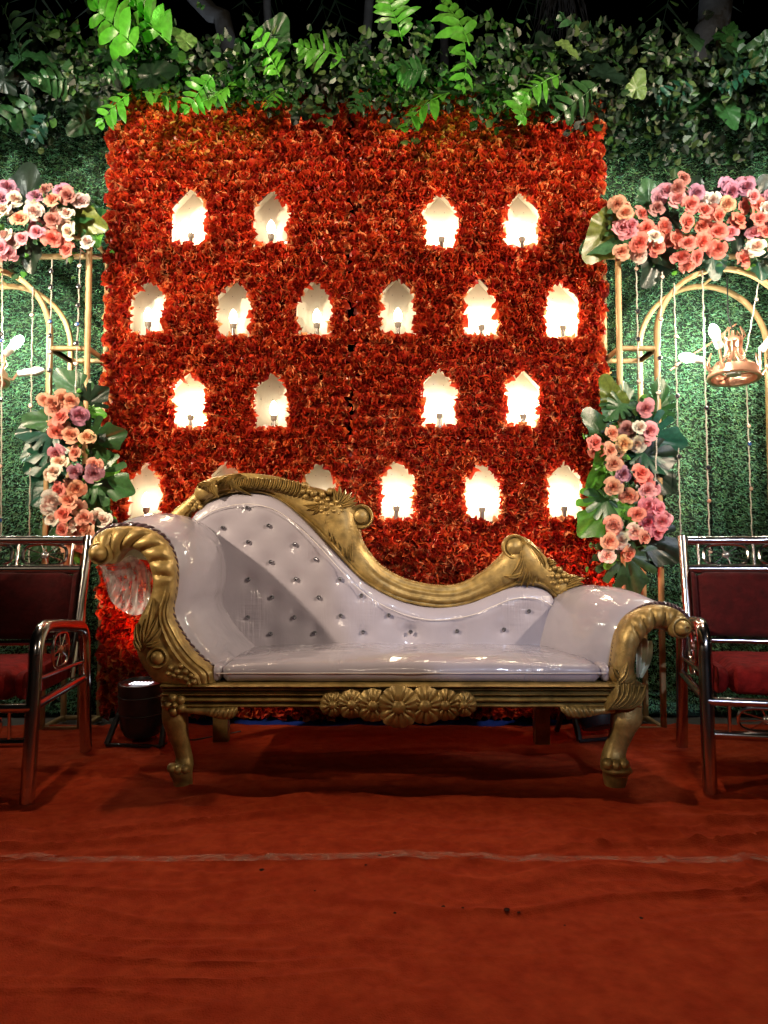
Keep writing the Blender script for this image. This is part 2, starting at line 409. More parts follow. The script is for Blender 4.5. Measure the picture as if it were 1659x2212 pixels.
# ------------------------------------------------------------------ sofa
DF, DB = 2.90, 3.46
sofa = thing('chaise_sofa', 'white leatherette chaise sofa with carved gold frame and scrolled arms', 'sofa', (0.05, 3.2, 0))
def zf(y, D=DF): return P(CX, y, D).z
def xf(x, D=DF, y=1480): return P(x, y, D).x

# --- fluted base rails
def flute(x):            # depth of the moulding over 0..1 height
    prof = []
    for i, (a, b, h) in enumerate([(0, .16, .010), (.16, .22, .0), (.22, .42, .014), (.42, .47, .004), (.47, .63, .014), (.63, .68, .004), (.68, .82, .012), (.82, 1, .020)]):
        for k in range(5): prof.append((a + (b - a)*k/4, (h*1.35*math.sin(PI*k/4) if h > .006 else -.012) + (.012 if i == 7 else 0)))
    return prof
zt, zb = zf(1474), zf(1528)
xl, xr = xf(352), xf(1384)
mb = MB(); prof = flute(0)
rows = []
for x in np.linspace(xl, xr, 60):
    wob = .0012*noise.noise(Vector((x*9, 0, 0)))
    rows.append([Vector((x, DF - .004 - d + wob, zb + (zt - zb)*t + wob)) for t, d in prof] + [Vector((x, DF + .05, zt)), Vector((x, DF + .05, zb))])
mb.loft(rows)
rail = mb.build('front_rail', 'gold', sofa)
for x0, x1 in ((xl, xl + .05), (xr - .05, xr)):
    mb = MB(); mb.box((x0 + .003, DF + .052, zb + .01), (x1 - .003, 3.52, zt - .003)); mb.build('side_rail', 'gold', sofa, smooth=False)
mb = MB(); mb.box((xl + .03, 3.48, zb + .002), (xr - .03, 3.535, zt - .004)); mb.build('rear_rail', 'gold', sofa, smooth=False)
mb = MB(); mb.box((xl + .053, DF + .053, zt - .05), (xr - .053, 3.478, zt - .012)); mb.build('seat_board', 'trunk_dark', sofa, smooth=False)

# --- legs
def cab_leg(stations, name='leg'):
    """stations: pixel (cx, cy, half width), front plane; depth follows the width"""
    mb = MB(); rows = []
    for q in catmull(stations, 34):
        p = P(q[0], q[1], DF + .035); r = px(q[2], DF); row = []
        for k in range(14):
            a = 2*PI*k/14; ca, sa = math.cos(a), math.sin(a)
            e = (abs(ca)**3 + abs(sa)**3)**(-1/3)
            row.append(Vector((p.x + r*ca*e*.97, p.y + max(.03, r*.95)*sa*e - q[3], p.z)))
        rows.append(row)
    mb.loft(rows); return mb
st = [(371, 1500, 23, 0), (377, 1530, 26, .0), (379, 1552, 27, .004), (384, 1580, 23, .004), (392, 1612, 18.5, .0), (398, 1635, 17.5, 0), (398, 1650, 21, .012), (394, 1662, 24, .022), (395, 1674, 22, .016), (396, 1684, 20, .006), (396, 1699, 19.5, .002)]
legL = cab_leg(st).build('leg', 'gold', sofa)
mb = MB()
for c, r in (((372, 1659), 11), ((386, 1663), 11), ((401, 1661), 10.5)): knob(mb, c, r, .024, DF - .014)
mb.build('paw', 'gold', legL)
st = [(1357, 1505, 27, 0), (1354, 1530, 31, .0), (1352, 1556, 32, .004), (1344, 1580, 26, .004), (1331, 1612, 24, .0), (1324, 1632, 25, .008), (1326, 1652, 31, .02), (1328, 1661, 32, .022), (1328, 1667, 27, .01), (1328, 1680, 25, .004), (1328, 1697, 21.5, .002)]
legR = cab_leg(st).build('leg', 'gold', sofa)
mb = MB()
for c, r in (((1312, 1650), 13), ((1330, 1653), 14), ((1347, 1650), 12)): knob(mb, c, r, .026, DF - .018)
mb.build('paw', 'gold', legR)
for x in (478, 1170):
    p = G(x, 1605, -.004); w = px(15.5, p.y); mb = MB()
    mb.add([(p.x + sx*w*(.92 if z == 0 else 1), p.y + sy*w*.9, z) for z in (-.004, zb + .012) for sx, sy in ((-1, -1), (1, -1), (1, 1), (-1, 1))],
           [(0, 1, 2, 3), (4, 7, 6, 5), (0, 4, 5, 1), (1, 5, 6, 2), (2, 6, 7, 3), (3, 7, 4, 0)])
    mb.build('leg', 'gold', sofa, smooth=False)
# knee flower, corbels, shell knee
mb = MB(); c = (379, 1522)
for k in range(5):
    a = 2*PI*k/5 + .55; knob(mb, (c[0] + 15*math.cos(a), c[1] + 15*math.sin(a)), 10.5, .019, DF - .022)
knob(mb, c, 7, .026, DF - .026); mb.build('knee_flower', 'gold', sofa)
mb = MB()
ribbon(mb, [((402, 1528), (402, 1541)), ((440, 1528), (440, 1545)), ((480, 1527), (476, 1553)), ((502, 1526), (500, 1552)), ((514, 1526), (513, 1540))], DF - .008, .05, .45, 60, 10,
       lambda s, u, w: (.006*abs(math.sin(s*34 + u*2.5)) if s > .45 else 0))
mb.build('corbel', 'gold', sofa)
mb = MB()
ribbon(mb, [((1208, 1526), (1212, 1536)), ((1222, 1522), (1228, 1548)), ((1250, 1524), (1252, 1551)), ((1290, 1527), (1290, 1545)), ((1325, 1524), (1328, 1540))], DF - .008, .05, .45, 60, 10,
       lambda s, u, w: (.007*abs(math.sin(s*30 - u*2.5)) if s < .62 else 0))
mb.build('corbel', 'gold', sofa)
mb = MB()
for i in range(6):
    t = i/5
    relief_leaf(mb, (1310 + 22*t, 1532 - 3*t), (1328 + 60*t, 1460 + 14*t), 25, .044, DF - .020 + .002*abs(i - 2), bend=10 + 4*t)
relief_leaf(mb, (1330, 1478), (1352, 1428), 22, .028, DF - .03, bend=5); relief_leaf(mb, (1338, 1474), (1322, 1440), 18, .024, DF - .03, bend=-4)
relief_leaf(mb, (1345, 1480), (1372, 1455), 18, .024, DF - .024, bend=3)
mb.build('shell_knee', 'gold', sofa)

# --- apron daisies
def daisy(c, r, D, n, tilt):
    mb = MB(); p = P(c[0], c[1], D); rr = px(r, D); T, Q = 60, 9; rows = []
    for i in range(Q + 1):
        s = i/Q; row = []
        for k in range(T):
            a = 2*PI*k/T + tilt
            sc = 1 - .07*(1 - abs(math.cos(a*n/2)))**2*s - .02*math.sin(a*3)*s
            groove = abs(math.sin(a*n/2 + PI/2))**.45
            h = .026*math.sin(PI*min(1, .22 + .70*s))*(.62 + .38*groove) + .004*math.sin(a*5 + c[0])*s
            row.append((p.x + rr*s*sc*math.cos(a), p.y - h, p.z + rr*s*sc*math.sin(a)))
        rows.append(row)
    rows.append([(p.x + (q[0] - p.x)*.97, p.y + .03, p.z + (q[2] - p.z)*.97) for q in rows[-1]])
    mb.loft(rows, True, True)
    o = mb.build('daisy', 'gold', sofa)
    m2 = MB(); m2.ball((p.x, p.y - .017, p.z), (rr*.36, .020, rr*.36), 18, 10); m2.build('daisy_centre', 'gold', o)
for c, r, D, n, t in (((719, 1520), 28, DF - .016, 11, .1), ((760, 1520), 32, DF - .024, 12, .3), ((805, 1523), 36, DF - .032, 12, .2), ((861, 1526), 46, DF - .046, 14, .05),
                      ((918, 1523), 41, DF - .036, 13, .4), ((961, 1522), 35, DF - .026, 12, .15), ((1001, 1520), 28, DF - .016, 11, .5)):
    daisy(c, r, D, n, t)

# --- arm frames
LP = [((78, 400), (182, 562)), ((80, 330), (235, 566)), ((130, 240), (290, 555)), ((250, 178), (345, 500)), ((430, 152), (405, 425)), ((620, 168), (500, 395)), ((770, 235), (600, 440)), ((890, 360), (680, 540)),
      ((955, 530), (720, 660)), ((970, 700), (730, 800)), ((948, 900), (690, 950)), ((925, 1010), (635, 1060)), ((928, 1120), (580, 1170)), ((965, 1215), (545, 1290)), ((1040, 1345), (548, 1450)), ((1130, 1470), (590, 1600)), ((1240, 1590), (660, 1720)), ((1385, 1710), (760, 1835)), ((1400, 1838), (860, 1850))]
LP = [(Z5(*a), Z5(*b)) for a, b in LP]
def ornL(s, u, w):
    h = 0
    if s < .50:                                   # gadroons on the roll
        f = min(1, (.50 - s)/.05, (s)/.04)
        h += .019*f*(abs(math.sin(s*46 + u*2.6))**.6 - .55)*math.sin(PI*u)**.5
    else:                                         # mouldings along the seat side
        f = min(1, (s - .50)/.08)
        for c in (.06, .17, .27): h += .011*f*math.exp(-((u - c)/.032)**2)
        h -= f*.35*w*math.sqrt(max(0, 1 - (2*u - 1)**2))*.45*max(0, min(1, (s - .62)/.1))
    return h
mb = MB(); ribbon(mb, LP, DF, .07, .34, 190, 26, ornL); armL = mb.build('arm_frame', 'gold', sofa)
mb = MB(); e = Z5(180, 440)
p = P(e[0], e[1], DF - .028); rr = px(22.5, DF)
mb.lathe((p.x, p.y + .03, p.z), [(rr*1.16, 0), (rr*1.16, .030), (rr*1.08, .044), (rr*.96, .046), (rr*.88, .036), (rr*.84, .034), (rr*.80, .052), (rr*.66, .068), (rr*.46, .080), (rr*.22, .087), (.001, .088)], (-.15, -1, -.05), 24)
mb.build('scroll_eye', 'gold', armL)
mb = MB(); D = DF - .03
for b, t, w, bd in (((620, 1480), (735, 930), 90, 14), ((640, 1450), (660, 1150), 80, -8), ((610, 1480), (570, 1200), 80, -12), ((640, 1440), (790, 1120), 90, 12), ((650, 1440), (830, 1230), 95, 10),
                    ((600, 1500), (552, 1330), 66, -8), ((660, 1440), (800, 1390), 80, 10)):
    relief_leaf(mb, Z5(*b), Z5(*t), w*.22, .026, D, bend=bd*.3)
mb.build('acanthus', 'gold', armL)
mb = MB(); roundel(mb, Z5(790, 1570), 23, DF - .03, .03, .30); mb.build('roundel', 'gold', armL)
mb = MB()
for x, y, r in ((930, 1680, 40), (1000, 1720, 42), (1040, 1660, 38), (1030, 1780, 40), (1090, 1720, 44), (1100, 1800, 40), (1150, 1760, 36), (1180, 1830, 44), (960, 1760, 36), (1130, 1850, 40), (1190, 1780, 34), (900, 1740, 34)):
    knob(mb, Z5(x, y), r*.2, .021 + .006*random.random(), DF - .030)
mb.build('grape_cluster', 'gold', armL)

RP = [((1030, 830), (985, 892)), ((1022, 780), (925, 886)), ((970, 722), (868, 852)), ((880, 680), (815, 832)), ((780, 672), (758, 850)), ((680, 702), (702, 898)), ((595, 762), (655, 965)), ((535, 850), (635, 1050)), ((503, 960), (628, 1130)), ((486, 1080), (640, 1190)), ((470, 1230), (660, 1260))]
RP = [(Z4(*a), Z4(*b)) for a, b in RP]
def ornR(s, u, w):
    if s < .58:
        f = min(1, (.58 - s)/.05, s/.05)
        return .020*f*(abs(math.sin(s*34 + u*1.6))**.5 - .6)*math.sin(PI*u)**.5
    return 0
mb = MB(); ribbon(mb, RP, DF, .07, .42, 120, 20, ornR); armR = mb.build('arm_frame', 'gold', sofa)
mb = MB(); e = Z4(955, 828); p = P(e[0], e[1], DF - .03); rr = px(20, DF)
mb.lathe((p.x, p.y + .03, p.z), [(rr*1.2, 0), (rr*1.2, .03), (rr*1.1, .046), (rr*.98, .048), (rr*.90, .036), (rr*.86, .034), (rr*.82, .054), (rr*.64, .070), (rr*.42, .080), (rr*.3, .082), (rr*.26, .074), (.001, .073)], (.15, -1, -.05), 24)
mb.build('scroll_eye', 'gold', armR)

# --- braided trim between frame and upholstery
def braid(pts, name, parent, off):
    mb = MB(); path = catmull(pts, 90)
    for side in (0, 1):
        pp = []
        for k, q in enumerate(path):
            p = P(q[0], q[1], DF + .045); a = k*1.15 + side*PI
            pp.append((p.x + off[0]*.008 + .006*math.cos(a), p.y + .011*math.sin(a) - .004, p.z + off[1]*.008 + .006*math.cos(a)))
        mb.tube(pp, .0058, 6)
    mb.build(name, 'braid', parent)
braid([a for a, b in LP[1:-1]], 'braid', sofa, (.6, .6)); braid([a for a, b in RP[1:]], 'braid', sofa, (-.6, .6))

# --- arm upholstery
def arm_pad(pairs, sgn, bulge, name, shear):
    qs = catmull([(*a, *b) for a, b in pairs], 70); depths = [0, .03, .09, .18, .3, .45, .6, .75, .88, 1.0]
    orows, irows = [], []
    for d in depths:
        D = DF + .055 + (3.50 - DF - .055)*d; orow = []; irow = []
        for k, q in enumerate(qs):
            s = k/69; A = P(q[0], q[1], DF); B = P(q[2], q[3], DF); n = (A - B).normalized()
            f = bulge*(min(1, d/.45))**.6*(1 if d < .99 else .75)*min(1, .25 + 1.1*math.sin(PI*min(1, .12 + s*.72)))
            f += .004*noise.noise(Vector((s*9, d*6, 1.3)))
            A2 = A + n*(f - .006); A2.x += sgn*f*.25
            B2 = B - n*(-.012 + .010*math.sin(s*60 + d*5)*math.sin(PI*d))
            orow.append(Vector((A2.x + shear*d**.8, D, A2.z))); irow.append(Vector((B2.x + shear*.6*d, D, B2.z)))
        orows.append(orow); irows.append(irow)
    mb = MB(); mb.loft(orows, closed=False, cap=False)
    n = len(orows[-1])                                  # rear closing face
    mb.add(list(orows[-1]) + list(irows[-1]), [(k, k + 1, n + k + 1, n + k) for k in range(n - 1)])
    o = mb.build(name, 'leather', sofa)
    mb = MB(); mb.loft(irows, closed=False, cap=False); mb.add([orows[j][0] for j in range(len(depths))] + [irows[j][0] for j in range(len(depths))],
        [(j, j + 1, len(depths) + j + 1, len(depths) + j) for j in range(len(depths) - 1)])
    mb.build('arm_lining', 'lining', o)
arm_pad(LP, 1, .072, 'arm_cushion', .01); arm_pad(RP, -1, .060, 'arm_cushion', -.13)

# --- seat cushion
def cushion(mb, x0, x1, y0, y1, z0, z1, r, crown=.0, nx=30, wob=0., taper=0.):
    rows = []; sx = []
    for k in range(6): th = PI/2*k/5; sx.append((x0 + r*(1 - math.sin(th)), r*(1 - math.cos(PI/2 - th)) if False else r*(1 - math.sqrt(max(0, 1 - (1 - math.sin(th))**2)))))
    for x in np.linspace(x0 + r, x1 - r, nx)[1:-1]: sx.append((x, 0))
    sx2 = [(x0 + x1 - x, i) for x, i in sx[:6]][::-1]
    sx = sorted(sx[:6], key=lambda q: q[0]) + sx[6:] + sorted(sx2, key=lambda q: q[0])
    for x, ins in sx:
        t = (x - x0)/(x1 - x0); row = []
        cr = crown*max(0, 1 - (2*t - 1)**4); rr = max(.004, r - ins*.5)
        a0, a1, b0, b1 = y0 + ins, y1 - ins, z0 + ins*.6, z1 - ins*.6
        for (cy, cz, st) in ((a0 + rr, b0 + rr, PI), (a1 - rr, b0 + rr, 1.5*PI), (a1 - rr, b1 - rr, 0), (a0 + rr, b1 - rr, .5*PI)):
            for k in range(6):
                a = st + PI/2*k/5
                y = cy + rr*math.cos(a); z = cz + rr*math.sin(a)
                row.append([x, y, z])
            if st == 0:
                for k in range(1, 9):
                    row.append([x, a1 - rr + (a0 - a1 + 2*rr)*k/9, b1])
        for q in row:
            if q[2] > (z0 + z1)/2:
                f = max(0, 1 - ((2*(q[1] - y0)/(y1 - y0) - 1))**4); q[2] += cr*f
            if wob: q[2] += wob*noise.noise(Vector((q[0]*5, q[1]*5, 2))); q[1] += wob*.8*noise.noise(Vector((q[0]*7, q[2]*20, 5)))
        rows.append([Vector(q) for q in row])
    mb.loft(rows)
mb = MB(); sx0, sx1 = xf(463), xf(1314)
cushion(mb, sx0, sx1, DF - .012, 3.46, zt + .001, zf(1436), .026, .03, 60, .004)
seat = mb.build('seat_cushion', 'leather', sofa)
mb = MB()
yy = []
for x in np.linspace(sx0 + .01, sx1 - .01, 70): yy.append((x, DF - .015 + .0015*noise.noise(Vector((x*14, 0, 0))), zt + .036 + .0015*noise.noise(Vector((x*9, 2, 0)))))
mb.tube(yy, .0022, 6); mb.build('piping', 'piping', seat)

# --- back: upholstery
top_pts = [Z1(470, 330), Z1(500, 285), Z1(540, 235), Z1(610, 190), Z1(700, 162), Z1(800, 152), Z1(900, 172), Z1(980, 215), Z1(1060, 282), Z1(1150, 372), Z1(1250, 482), Z1(1350, 582), Z1(1450, 645), Z1(1550, 688),
           Z1(1659, 712), Z2(260, 712), Z2(380, 692), Z2(480, 652), Z2(570, 617), Z2(650, 605), Z2(720, 616), Z2(775, 645), Z2(800, 690)]
BUT = [Z1(*q) for q in ((785, 228), (665, 325), (889, 315), (790, 395), (1016, 406), (900, 492), (1118, 478), (792, 577), (1022, 575), (1239, 575), (907, 664), (1133, 665), (1342, 655), (789, 762), (1015, 762), (1241, 753), (1475, 751), (900, 842), (1115, 838), (1350, 833), (1582, 832))] + \
      [Z2(*q) for q in ((88, 832), (315, 828), (543, 821), (665, 731))]
DBK = 3.40
butw = [P(x, y, DBK) for x, y in BUT]
tp = catmull(top_pts, 150); mb = MB(); rows = []; zlow = P(CX, 1400, DBK).z
for k, q in enumerate(tp):
    A = P(q[0], q[1], DBK); ex = min(k, 149 - k)/149; row = []
    for j in range(41):
        t = j/40; t2 = 1 - (1 - t)**1.4 if True else t
        z = A.z + (zlow - A.z)*t
        de = min((A.z - z), ex*1.6); pil = .055*math.sqrt(max(0, min(1, de/.09)*(2 - min(1, de/.09))))
        dim = 0
        for b in butw:
            d2 = (b.x - A.x)**2 + (b.z - z)**2
            if d2 < .02: dim += .008*math.exp(-d2/.0010) + .008*math.exp(-d2/.006)
        row.append(Vector((A.x, DBK + .05 - pil + dim + .002*noise.noise(Vector((A.x*6, 0, z*6))), z)))
    rows.append(row)
mb.loft(rows, closed=False, cap=False); back = mb.build('backrest', 'leather', sofa)
mb = MB(); rows = []
for k in range(0, 150, 3):                                  # plain rear cover
    q = tp[k]; A = P(q[0], q[1], DBK); rows.append([Vector((A.x, 3.52, A.z + .01)), Vector((A.x, 3.52, zlow - .03))])
mb.loft(rows, closed=False, cap=False); mb.build('rear_cover', 'lining', sofa)
for b in butw:
    mb = MB(); mb.lathe((b.x, DBK + .008, b.z), [(.0095, 0), (.0095, .005), (.007, .009), (.0035, .011), (.001, .0115)], (0, -1, 0), 8); mb.build('button', 'crystal', back, smooth=False)
# seam line a hand below the top edge
mb = MB(); seam = []
for q in catmull(top_pts[2:-1], 120):
    p = P(q[0], q[1] + 26, DBK); seam.append((p.x, DBK - .0075, p.z))
mb.tube(seam, .0016, 5); mb.build('piping', 'piping', back)

# --- back: carved gold frame
BP = [(Z1(365, 320), Z1(478, 330)), (Z1(430, 240), Z1(510, 262)), (Z1(520, 165), Z1(570, 215)), (Z1(560, 105), Z1(640, 185)), (Z1(640, 78), Z1(710, 163)), (Z1(740, 60), Z1(790, 155)), (Z1(850, 65), Z1(880, 167)), (Z1(950, 80), Z1(960, 205)),
      (Z1(1060, 115), Z1(1040, 268)), (Z1(1160, 140), Z1(1110, 335)), (Z1(1250, 165), Z1(1180, 410)), (Z1(1308, 215), Z1(1232, 468)), (Z1(1335, 300), Z1(1268, 505)), (Z1(1345, 375), Z1(1305, 545)), (Z1(1385, 445), Z1(1365, 597)),
      (Z1(1450, 515), Z1(1432, 640)), (Z1(1550, 570), Z1(1535, 687)), (Z2(166, 598), Z2(166, 712)), (Z2(250, 606), Z2(262, 718)), (Z2(330, 596), Z2(350, 704)), (Z2(420, 552), Z2(440, 674)), (Z2(500, 490), Z2(530, 638)),
      (Z2(552, 430), Z2(610, 612)), (Z2(610, 368), Z2(680, 612)), (Z2(670, 388), Z2(730, 624)), (Z2(730, 450), Z2(765, 645)), (Z2(790, 510), Z2(790, 672)), (Z2(850, 545), Z2(812, 690)), (Z2(880, 580), Z2(830, 694))]
def ornB(s, u, w):
    h = .014*math.exp(-((u - .93)/.035)**2) - .010*math.exp(-((u - .84)/.04)**2)
    if .50 < s < .80: h += .004*math.sin(u*22)*math.sin(PI*(s - .5)/.3)
    return h
mb = MB(); ribbon(mb, BP, DB, .05, .30, 230, 22, ornB); bframe = mb.build('back_frame', 'gold', sofa)
DR = DB - .03
mb = MB()                                                    # feathered leaves along the crest
for i in range(17):
    x = 700 + i*21.5
    yt = 62 + (x - 740)**2*.00012 if x > 740 else 66
    b = (x + 36, yt + 20 + max(0, x - 900)*.10); t = (x + 4, yt + 78 + max(0, x - 900)*.26)
    relief_leaf(mb, Z1(*b), Z1(*t), 10.5, .024, DR, bend=-6)
for i in range(8):
    x = 655 + i*8
    relief_leaf(mb, Z1(760 - i*9, 66 + i*2), Z1(630 + i*26, 128 + i*5), 8, .022, DR - .004, bend=7)
mb.build('crest_feathers', 'gold', bframe)
mb = MB()                                                    # shell and grapes at the left of the crest
c = Z1(590, 140); pc = P(*c, DR); mb.ball((pc.x, pc.y + .005, pc.z), (px(30, DB), .036, px(20, DB)), 16, 10, .55)
for i in range(6):
    relief_leaf(mb, Z1(620, 110), Z1(540 + 22*i, 128 + 10*i), 9, .02, DR - .028, bend=4)
mb.build('shell', 'gold', bframe)
mb = MB()
for x, y in ((520, 200), (538, 215), (528, 232), (550, 205), (560, 225), (508, 215)): knob(mb, Z1(x, y), 6.2, .018, DR)
mb.build('grape_cluster', 'gold', bframe); mb = MB()
for x, y in ((420, 285), (445, 280), (465, 290), (435, 296), (400, 292)): knob(mb, Z1(x, y), 7, .02, DR)
mb.build('grape_cluster', 'gold', bframe)
mb = MB()                                                    # fruit and flower cluster
random.seed(3)
for x, y, r in ((1070, 120, 11), (1060, 150, 10), (1090, 150, 11), (1075, 175, 10), (1110, 160, 12), (1130, 185, 13), (1150, 205, 13), (1170, 230, 14), (1180, 190, 12), (1200, 215, 14), (1210, 245, 14), (1180, 260, 13), (1225, 200, 12), (1240, 225, 13), (1235, 260, 12), (1150, 245, 11), (1155, 165, 13), (1190, 150, 13), (1215, 275, 10), (1250, 245, 10)):
    knob(mb, Z1(x, y), r*.50 + 2.2, .024 + .012*random.random(), DR - .01)
mb.build('fruit_cluster', 'gold', bframe)
mb = MB()
for t in ((1205, 130), (1235, 122), (1265, 140), (1292, 152), (1315, 175), (1322, 200)): relief_leaf(mb, Z1(1225, 225), Z1(*t), 13, .028, DR - .012, bend=2)
for t in ((1060, 215), (1075, 240), (1100, 265), (1110, 210)): relief_leaf(mb, Z1(1150, 215), Z1(*t), 13, .024, DR - .004, bend=-2)
for b, t in (((1195, 270), (1165, 330)), ((1200, 280), (1190, 370)), ((1210, 290), (1215, 410)), ((1240, 280), (1240, 440)), ((1230, 300), (1180, 350)), ((1270, 300), (1262, 470)), ((1290, 330), (1280, 480)), ((1300, 350), (1300, 490)), ((1260, 310), (1225, 400)), ((1250, 300), (1195, 390))):
    relief_leaf(mb, Z1(*b), Z1(*t), 13, .024, DR - .004, bend=3)
mb.build('crest_leaves', 'gold', bframe)
mb = MB(); roundel(mb, Z1(1340, 272), 27, DR + .012, .04, .30); mb.build('roundel', 'gold', bframe)
mb = MB(); roundel(mb, Z2(592, 418), 27, DR, .036, .26); mb.build('roundel', 'gold', bframe)
mb = MB()                                                    # right shell
for i in range(7):
    t = i/6
    relief_leaf(mb, Z2(625 + 26*t, 390 + 8*t), Z2(560 + 165*t, 560 + 50*math.sin(PI*t) + 10*t), 15, .026, DR - .006, bend=-12 - 4*t, n=12)
relief_leaf(mb, Z2(640, 540), Z2(540, 555), 12, .022, DR - .01, bend=-7)
mb.build('shell', 'gold', bframe)
mb = MB()
for x, y, r in ((760, 530, 12), (785, 520, 11), (810, 530, 12), (770, 560, 12), (800, 560, 13), (830, 555, 12), (840, 580, 11), (745, 560, 10), (815, 585, 12), (785, 590, 11), (800, 615, 13), (770, 590, 9), (850, 560, 9)):
    knob(mb, Z2(x, y), r*.62, .026, DR - .004)
mb.build('fruit_cluster', 'gold', bframe)
mb = MB()
for b, t in (((840, 610), (935, 575)), ((835, 620), (930, 600)), ((820, 640), (900, 620)), ((840, 590), (905, 565)), ((735, 500), (700, 470)), ((750, 505), (800, 505)), ((760, 500), (780, 488)), ((810, 640), (860, 650))):
    relief_leaf(mb, Z2(*b), Z2(*t), 15, .026, DR + .004, bend=-4)
mb.build('crest_leaves', 'gold', bframe)

# --- loose clear film hanging under the high arm, loose lining under the low one
top = catmull([Z5(*q) for q in ((62, 420), (90, 520), (180, 580), (340, 560), (500, 470), (640, 560), (722, 680))], 80)
bot = catmull([Z5(*q) for q in ((66, 560), (130, 930), (250, 1075), (400, 1135), (500, 1130), (610, 1070), (705, 900))], 80)
mb = MB(); rows = []
for k in range(80):
    s = k/79; row = []
    for j in range(19):
        t = j/18; q = np.array(top[k])*(1 - t) + np.array(bot[k])*t
        pl = .012*math.sin(s*70 + 2.2*math.sin(t*3 + s*9))*math.sin(PI*min(1, t*1.02 + .02))**.5
        D = DF + .06 + .28*math.sin(PI*t*.5)*math.sin(PI*min(1, s + .1))**.5*(1 - .55*t) + pl
        p = P(q[0], q[1], DF + .06); row.append(Vector((p.x + pl*.5, D, p.z)))
    rows.append(row)
mb.loft(rows, closed=False, cap=False)
tag(mb.build('plastic_film', 'film', org=P(250, 1300, DF + .1)), 'loose pleated clear plastic film hanging under the high scrolled sofa arm', 'plastic film')
mb = MB(); rows = []
for k in range(24):
    s = k/23; row = []
    for j in range(10):
        t = j/9; x = 1372 + 12*t + (36 - 26*t**2)*s - 8*t*t; y = 1382 + 78*t + 4*math.sin(s*9)
        p = P(x, y, 3.12); row.append(Vector((p.x, p.y + .012*math.sin(s*16 + t*2), p.z)))
    rows.append(row)
mb.loft(rows, closed=False, cap=False)
mb.build('loose_lining', 'lining', sofa)

# ------------------------------------------------------------------ chrome armchairs
def arc(c, r, a0, a1, ax, ay, n=8):
    return [Vector(c) + Vector(ax)*r*math.cos(a0 + (a1 - a0)*k/n) + Vector(ay)*r*math.sin(a0 + (a1 - a0)*k/n) for k in range(n + 1)]
def wheel(parent, c, rx, rz, ax, up, hubm, depth=.012, tr=.007):
    """oval ring with spokes and a hub, lying in the plane ax/up"""
    ax = Vector(ax); up = Vector(up); nrm = ax.cross(up).normalized(); c = Vector(c); path = []
    for k in range(36):
        a = 2*PI*k/36; ca, sa = math.cos(a), math.sin(a); e = (abs(ca)**3.2 + abs(sa)**3.2)**(-1/3.2)
        path.append(c + ax*rx*ca*e + up*rz*sa*e)
    mb = MB(); mb.tube(path, tr, 6, closed=True); ring = mb.build('wheel_ring', 'chrome', parent)
    for k in range(8):
        a = 2*PI*k/8 + .2; ca, sa = math.cos(a), math.sin(a); e = (abs(ca)**3.2 + abs(sa)**3.2)**(-1/3.2)
        mb = MB(); mb.tube([c, c + ax*rx*ca*e + up*rz*sa*e], .0028, 5); mb.build('spoke', 'chrome', ring)
    mb = MB(); mb.lathe(c - nrm*.009, [(.013, 0), (.017, .003), (.017, .013), (.012, .018), (.001, .02)], nrm, 14); mb.build('hub', hubm, ring)
